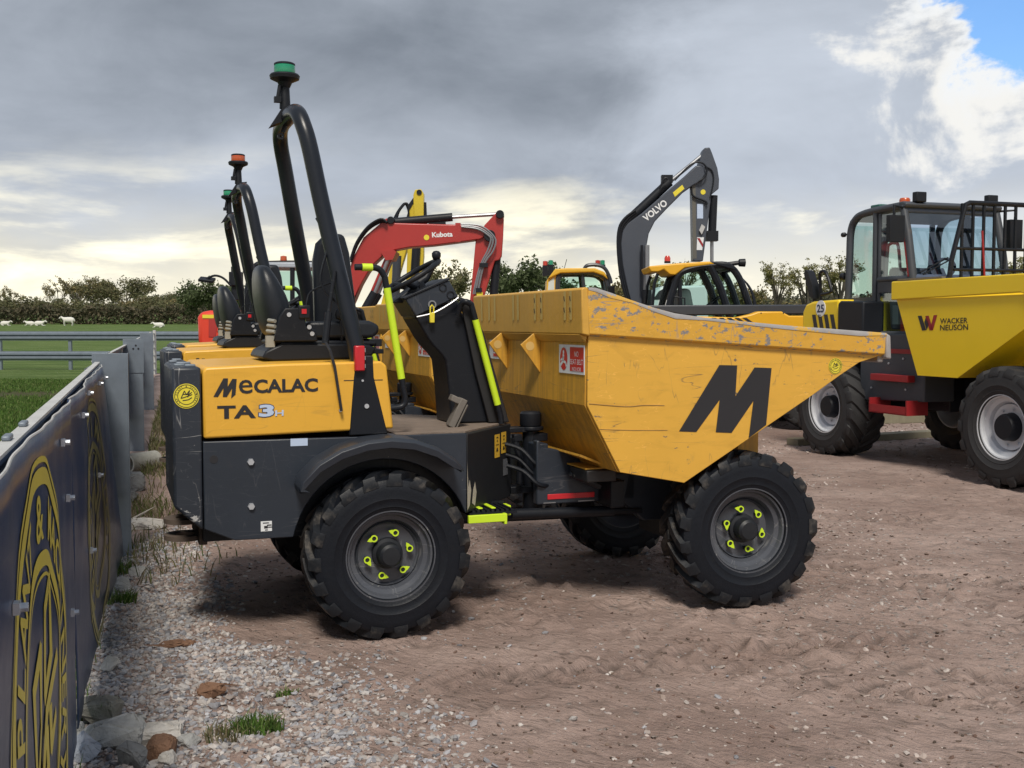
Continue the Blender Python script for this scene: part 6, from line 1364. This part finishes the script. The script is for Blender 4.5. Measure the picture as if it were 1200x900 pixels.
for (u0, v0, u1, v1, label, hh) in ((935, 523, 1108, 512, 'greenish timber plank under the tyres of the big wheeled dumper', .09), (1030, 497, 1092, 495, 'pale square timber lying behind the red step of the big dumper', .16)):
    a, b = gp(u0, v0), gp(u1, v1); d = b - a; o = empty('timber_plank', a, math.atan2(d.y, d.x)); m = MB(); m.box(0, d.length, .0, .22, .0, hh); m.build('plank', WOOD, o, bevel=.006); tag(o, label, 'plank')
bpy.data.objects  # keep
# ------------------------------------------------------------------ trees, hedge, hill, sheep
BARK = mat('tree_bark', (.085, .075, .060), .9, var=.3)
def tree_mesh(seed, H, spread, trunk_h, nleaf, leaf, cols, clump=.55, sparse=False, limb_n=9):
    r = np.random.default_rng(seed); m = MB(); tips = []
    m.tube([(0, 0, -.3), (r.normal(0, .05), r.normal(0, .05), trunk_h * .6), (r.normal(0, .12), r.normal(0, .12), trunk_h), (r.normal(0, .2), r.normal(0, .2), H * .75)], [H * .028, H * .022, H * .018, H * .006], 7)
    for k in range(limb_n):
        z0 = trunk_h * (.75 + .7 * r.uniform()); a = k * 2.4 + r.normal(0, .3); up = r.uniform(.25, 1.0)
        L = spread * r.uniform(.65, 1.05) * (1.15 - .45 * up); p0 = Vector((0, 0, min(z0, H * .6))); top = min(H * (.50 + .46 * math.sqrt(max(0, 1 - (L / (1.12 * spread)) ** 2))) * r.uniform(.9, 1.03), z0 + (H - z0) * (.25 + .75 * up))
        p2 = Vector((math.cos(a) * L, math.sin(a) * L, top)); p1 = p0.lerp(p2, .5) + Vector((r.normal(0, .15), r.normal(0, .15), .12 * H * r.uniform(-.2, .6)))
        m.tube([p0, p1, p2], [H * .011, H * .007, H * .002], 5); tips += [p1.lerp(p2, t) for t in (.3, .65, 1.0)]
        for j in range(4):
            b = a + r.normal(0, .8); q = p1.lerp(p2, r.uniform(.1, .9)); e = q + Vector((math.cos(b), math.sin(b), r.uniform(-.1, .9))) * spread * r.uniform(.22, .45); m.tube([q, e], [H * .004, H * .001], 4); tips += [e, q.lerp(e, .6)]
    tips.append(Vector((0, 0, H * .93))); T = np.array([tuple(t) for t in tips]); n = nleaf
    w = r.uniform(.3, 1.6, len(T)) ** (2 if sparse else 1); w /= w.sum(); c = T[r.choice(len(T), n, p=w)]; rad = spread * clump * r.uniform(.0, 1, n) ** .5 * (.30 if sparse else .42)
    d = r.normal(0, 1, (n, 3)); d /= np.linalg.norm(d, axis=1)[:, None]; P = c + d * rad[:, None] * np.array([1, 1, .8])
    P[:, 2] = np.clip(P[:, 2], trunk_h * .55, H * 1.03)
    u = r.normal(0, 1, (n, 3)); u /= np.linalg.norm(u, axis=1)[:, None]; v = np.cross(u, r.normal(0, 1, (n, 3))); v /= np.linalg.norm(v, axis=1)[:, None]; s = leaf * r.uniform(.6, 1.5, n)[:, None]
    V = np.stack([P - u * s, P + v * s * .55, P + u * s, P - v * s * .55], 1); F = np.arange(n * 4).reshape(-1, 4)
    col = cols[r.integers(0, len(cols), n)] * r.uniform(.65, 1.35, (n, 1)); return m, V.reshape(-1, 3), F, np.repeat(col, 4, 0)
OAK = 1.35 * np.array([(.115, .125, .065), (.14, .145, .07), (.165, .15, .08), (.12, .11, .06)]); AUT = 1.3 * np.array([(.18, .155, .075), (.21, .17, .075), (.14, .14, .07), (.16, .13, .07)]); LIM = np.array([(.24, .235, .09), (.20, .20, .08), (.28, .25, .10)]); DGR = 1.3 * np.array([(.075, .10, .045), (.095, .12, .055), (.08, .10, .05)])
KINDS = {}
for nm, a in {'oak': (11, 8, 4.0, 2.0, 5200, .17, OAK, .5, False, 13), 'oak2': (23, 8, 4.6, 1.9, 5200, .17, OAK, .5, False, 14), 'thin': (31, 8, 3.6, 2.4, 1500, .15, AUT, .5, True, 11), 'round': (5, 6, 3.4, 1.4, 5600, .16, DGR, .62, False, 14),
              'lime': (42, 8, 1.6, 2.6, 2400, .085, LIM, .75, True, 15), 'lime2': (47, 8, 1.35, 3.0, 1500, .085, LIM, .7, True, 13), 'bush': (7, 4, 3.0, .5, 3000, .16, OAK, .75, False, 12), 'autumn': (9, 5, 3.0, .7, 3200, .16, AUT, .7, False, 12)}.items():
    tm, V, F, c = tree_mesh(*a); to = tm.build('trunk', BARK); co = np_mesh('crown', V, F, LEAF, c, smooth=False); COL.objects.unlink(to); COL.objects.unlink(co); KINDS[nm] = (to, co, a[1])
def tree(u, vtop, Y, kind, label, group, vbase=None, wide=1.0, name='tree', rz=0):
    top = at(u, vtop, Y); zb = float(field_z(np.array(top.x), np.array(Y))); to, co, H = KINDS[kind]; s = (top.z - zb) / H
    T = empty(name, (top.x, Y, zb), rz); T.scale = (s * wide, s * wide, s)
    for o in (to, co): c = o.copy(); COL.objects.link(c); c.parent = T
    tag(T, label, 'tree', group)
def band(lst, Y, group, name='tree'):
    for i, (u, vt, k, w, lab) in enumerate(lst): tree(u, vt, Y + (i * 7) % 11, k, lab, group, wide=w, name=name, rz=i * 1.3)
far = 'trees along the far side of the field'
band([(92, 325, 'thin', 1.0, 'thin dark tree left of the big rounded tree over the field'), (108, 324, 'oak', .9, 'dark tree joined to the left of the big rounded field tree'), (146, 324, 'oak2', 1.15, 'biggest rounded tree on the skyline over the sheep field'),
      (68, 330, 'thin', .9, 'sparse see-through tree on the left skyline'), (196, 341, 'oak', 1.0, 'low spreading tree at the right of the field skyline'), (214, 342, 'oak2', .8, 'tree with small rounded head just before the dark tree near the red excavator'), (8, 336, 'thin', .8, 'bare twiggy tree at the left edge of the picture')], 165, far)
for i, u in enumerate((-38, -20, -4, 14, 27, 45, 60, 73, 88, 101, 120, 134, 151, 168, 178, 192, 205, 222, 236, 254)):
    tree(u, 347 + (i * 7) % 13, 150 + (i * 3) % 8, ('bush', 'autumn', 'oak', 'bush')[i % 4], ('dull green bushy tree of the low belt behind the field hedge', 'brownish autumn bush of the low belt behind the field hedge', 'green open-topped tree of the low belt behind the field hedge', 'dull green bushy tree of the low belt behind the field hedge')[i % 4], 'low trees behind the field hedge', wide=1.25, rz=i)
tree(247, 328, 88, 'round', 'dark green tree between the fence end and the middle dumper seat', None, wide=1.0); tree(272, 338, 92, 'round', 'dark green tree behind the mirror of the red excavator', None, wide=1.1)
tree(616, 305, 92, 'round', 'dense dark green round tree right of the red excavator stick', None, wide=.92); tree(515, 306, 82, 'oak', 'green tree behind the steering wheel of the near dumper', None, wide=.85)
rt = 'slender trees behind the machines on the right'
tree(911, 298, 74, 'lime', 'slender yellow-green tree just right of the telehandler cab', rt); tree(946, 296, 70, 'lime2', 'slender sparse tree straight above the black folding mirror', rt, rz=1); tree(986, 290, 66, 'lime', 'tall thin tree touching the cab of the big dumper', rt, rz=2.2); tree(962, 318, 80, 'lime2', 'short thin tree between the two slender trees', rt, rz=.7)
tree(1042, 300, 72, 'lime2', 'thin tree seen through the side glass of the big dumper cab', rt, rz=3); tree(1186, 292, 70, 'lime', 'thin yellow-green tree behind the screen guard bars', rt, rz=4); tree(1150, 322, 72, 'lime2', 'small thin tree behind the left part of the screen guard', rt, rz=5)
for i, (u, v, k) in enumerate(((738, 322, 'autumn'), (765, 312, 'lime'), (802, 300, 'lime'), (838, 303, 'lime'), (856, 330, 'autumn'), (926, 350, 'autumn'))):
    tree(u, v, 98 + i % 4 * 3, k, 'yellowing tree of the row seen through and around the machine cabs', 'yellowing trees behind the machine cabs', rz=i)
# hedge across the field
def leafy(name, V0, n, leaf, cols, seed):
    r = np.random.default_rng(seed); P = V0(r, n); u = r.normal(0, 1, (n, 3)); u /= np.linalg.norm(u, axis=1)[:, None]; v = np.cross(u, r.normal(0, 1, (n, 3))); v /= np.linalg.norm(v, axis=1)[:, None]; s = leaf * r.uniform(.6, 1.5, n)[:, None]
    V = np.stack([P - u * s, P + v * s * .6, P + u * s, P - v * s * .6], 1).reshape(-1, 3); col = cols[r.integers(0, len(cols), n)] * r.uniform(.6, 1.3, (n, 1)); return np_mesh(name, V, np.arange(n * 4).reshape(-1, 4), LEAF, np.repeat(col, 4, 0), smooth=False)
def hedge_pts(r, n):
    x = r.uniform(-80, 6, n); y = 142 + r.uniform(-.8, .8, n); h = 2.2 + .25 * np.sin(x * .7) + .2 * np.sin(x * 2.3); return np.stack([x, y, field_z(x, y) + h * r.uniform(0, 1, n) ** .8], 1)
H = empty('field_hedge', (0, 0, 0)); o = leafy('foliage', hedge_pts, 16000, .20, 1.25 * np.array([(.09, .095, .055), (.11, .10, .065), (.13, .11, .07)]), 3); o.parent = H; tag(H, 'long clipped hedge across the far end of the grass field', 'hedge')
# wooded hill on the right
hx = np.linspace(-40, 420, 60); hy = np.linspace(330, 560, 24); HX, HY = np.meshgrid(hx, hy); HZ_ = np.clip((HY - 330) / 150, 0, 1) ** .7 * (2 + 9 * np.clip((HX - 40) / 90, 0, 1)) + (fbm(HX * .05, HY * .05, 4, 3) - .5) * 1.5
o = np_mesh('hill', np.stack([HX, HY, HZ_], 2).reshape(-1, 3), grid_faces(60, 24), mat('hill_cover', (.065, .075, .035), .9, var=.3, vs=.05)); o['kind'] = 'structure'
def hill_pts(r, n):
    x = r.uniform(-40, 420, n); y = r.uniform(330, 540, n); z = np.clip((y - 330) / 150, 0, 1) ** .7 * (2 + 9 * np.clip((x - 40) / 90, 0, 1)); cl = fbm(x * .16, y * .16, 8, 2); return np.stack([x, y, z + cl * 6 * r.uniform(0, 1, n) ** .6], 1)
o = leafy('hill_woodland', hill_pts, 42000, .75, np.array([(.10, .115, .075), (.13, .13, .08), (.15, .13, .085), (.09, .10, .07)]), 6); o['kind'] = 'stuff'
# sheep
WOOL = mat('white_wool', (.72, .71, .66), .9, var=.08)
def sheep(u, v, Y, s, lying, label, flip=1):
    p = at(u, v, Y); z = float(field_z(np.array(p.x), np.array(Y))); S = empty('sheep', (p.x, Y, z), 0 if flip > 0 else math.pi); S.scale = (s, s, s)
    h = .40 if not lying else .12; bm_ = MB(); secs = [(-.62, .10, .60), (-.52, .24, .58), (-.25, .30, .60), (.10, .29, .60), (.38, .25, .62), (.52, .18, .70), (.64, .12, .82), (.70, .11, .86), (.80, .11, .84), (.94, .06, .76), (.98, .03, .74)]
    vs = [(x, r * .8 * math.cos(2 * math.pi * k / 14), (zc - .4 + h) + r * math.sin(2 * math.pi * k / 14)) for x, r, zc in secs for k in range(14)]
    bm_.add(vs, [(i * 14 + k, i * 14 + (k + 1) % 14, (i + 1) * 14 + (k + 1) % 14, (i + 1) * 14 + k) for i in range(len(secs) - 1) for k in range(14)] + [tuple(range(14)), tuple(range(140, 154))])
    for x in (-.42, .36):
        for y in (-.14, .14):
            if lying: bm_.tube([(x, y, .12), (x + .15, y * 1.3, .06), (x + .32, y * 1.3, .04)], [.08, .05, .03], 8)
            else: bm_.tube([(x, y, .45), (x + (.04 if x > 0 else -.05), y, .24), (x, y, .0)], [.09, .045, .035], 8)
    for y in (-.10, .10): bm_.tube([(.76, y, .90 - .4 + h), (.72, y * 1.9, .93 - .4 + h)], [.035, .015], 6)
    bm_.tube([(-.60, 0, .66 - .4 + h), (-.68, 0, .45 - .4 + h)], [.05, .03], 6)
    bm_.build('body', WOOL, S, smooth=80); tag(S, label, 'sheep', None)
sheep(80, 373, 132, 1.15, False, 'white sheep standing in the field, the only one on its feet', -1); sheep(46, 375, 131, .95, True, 'white sheep lying left of the standing one, right of its close neighbour'); sheep(35, 375, 133, .85, True, 'smaller white sheep lying close beside another at the hedge', -1); sheep(6, 374, 132, .9, True, 'white sheep lying at the left edge of the picture'); sheep(186, 379, 120, .9, True, 'white sheep lying alone at the right of the field', -1)
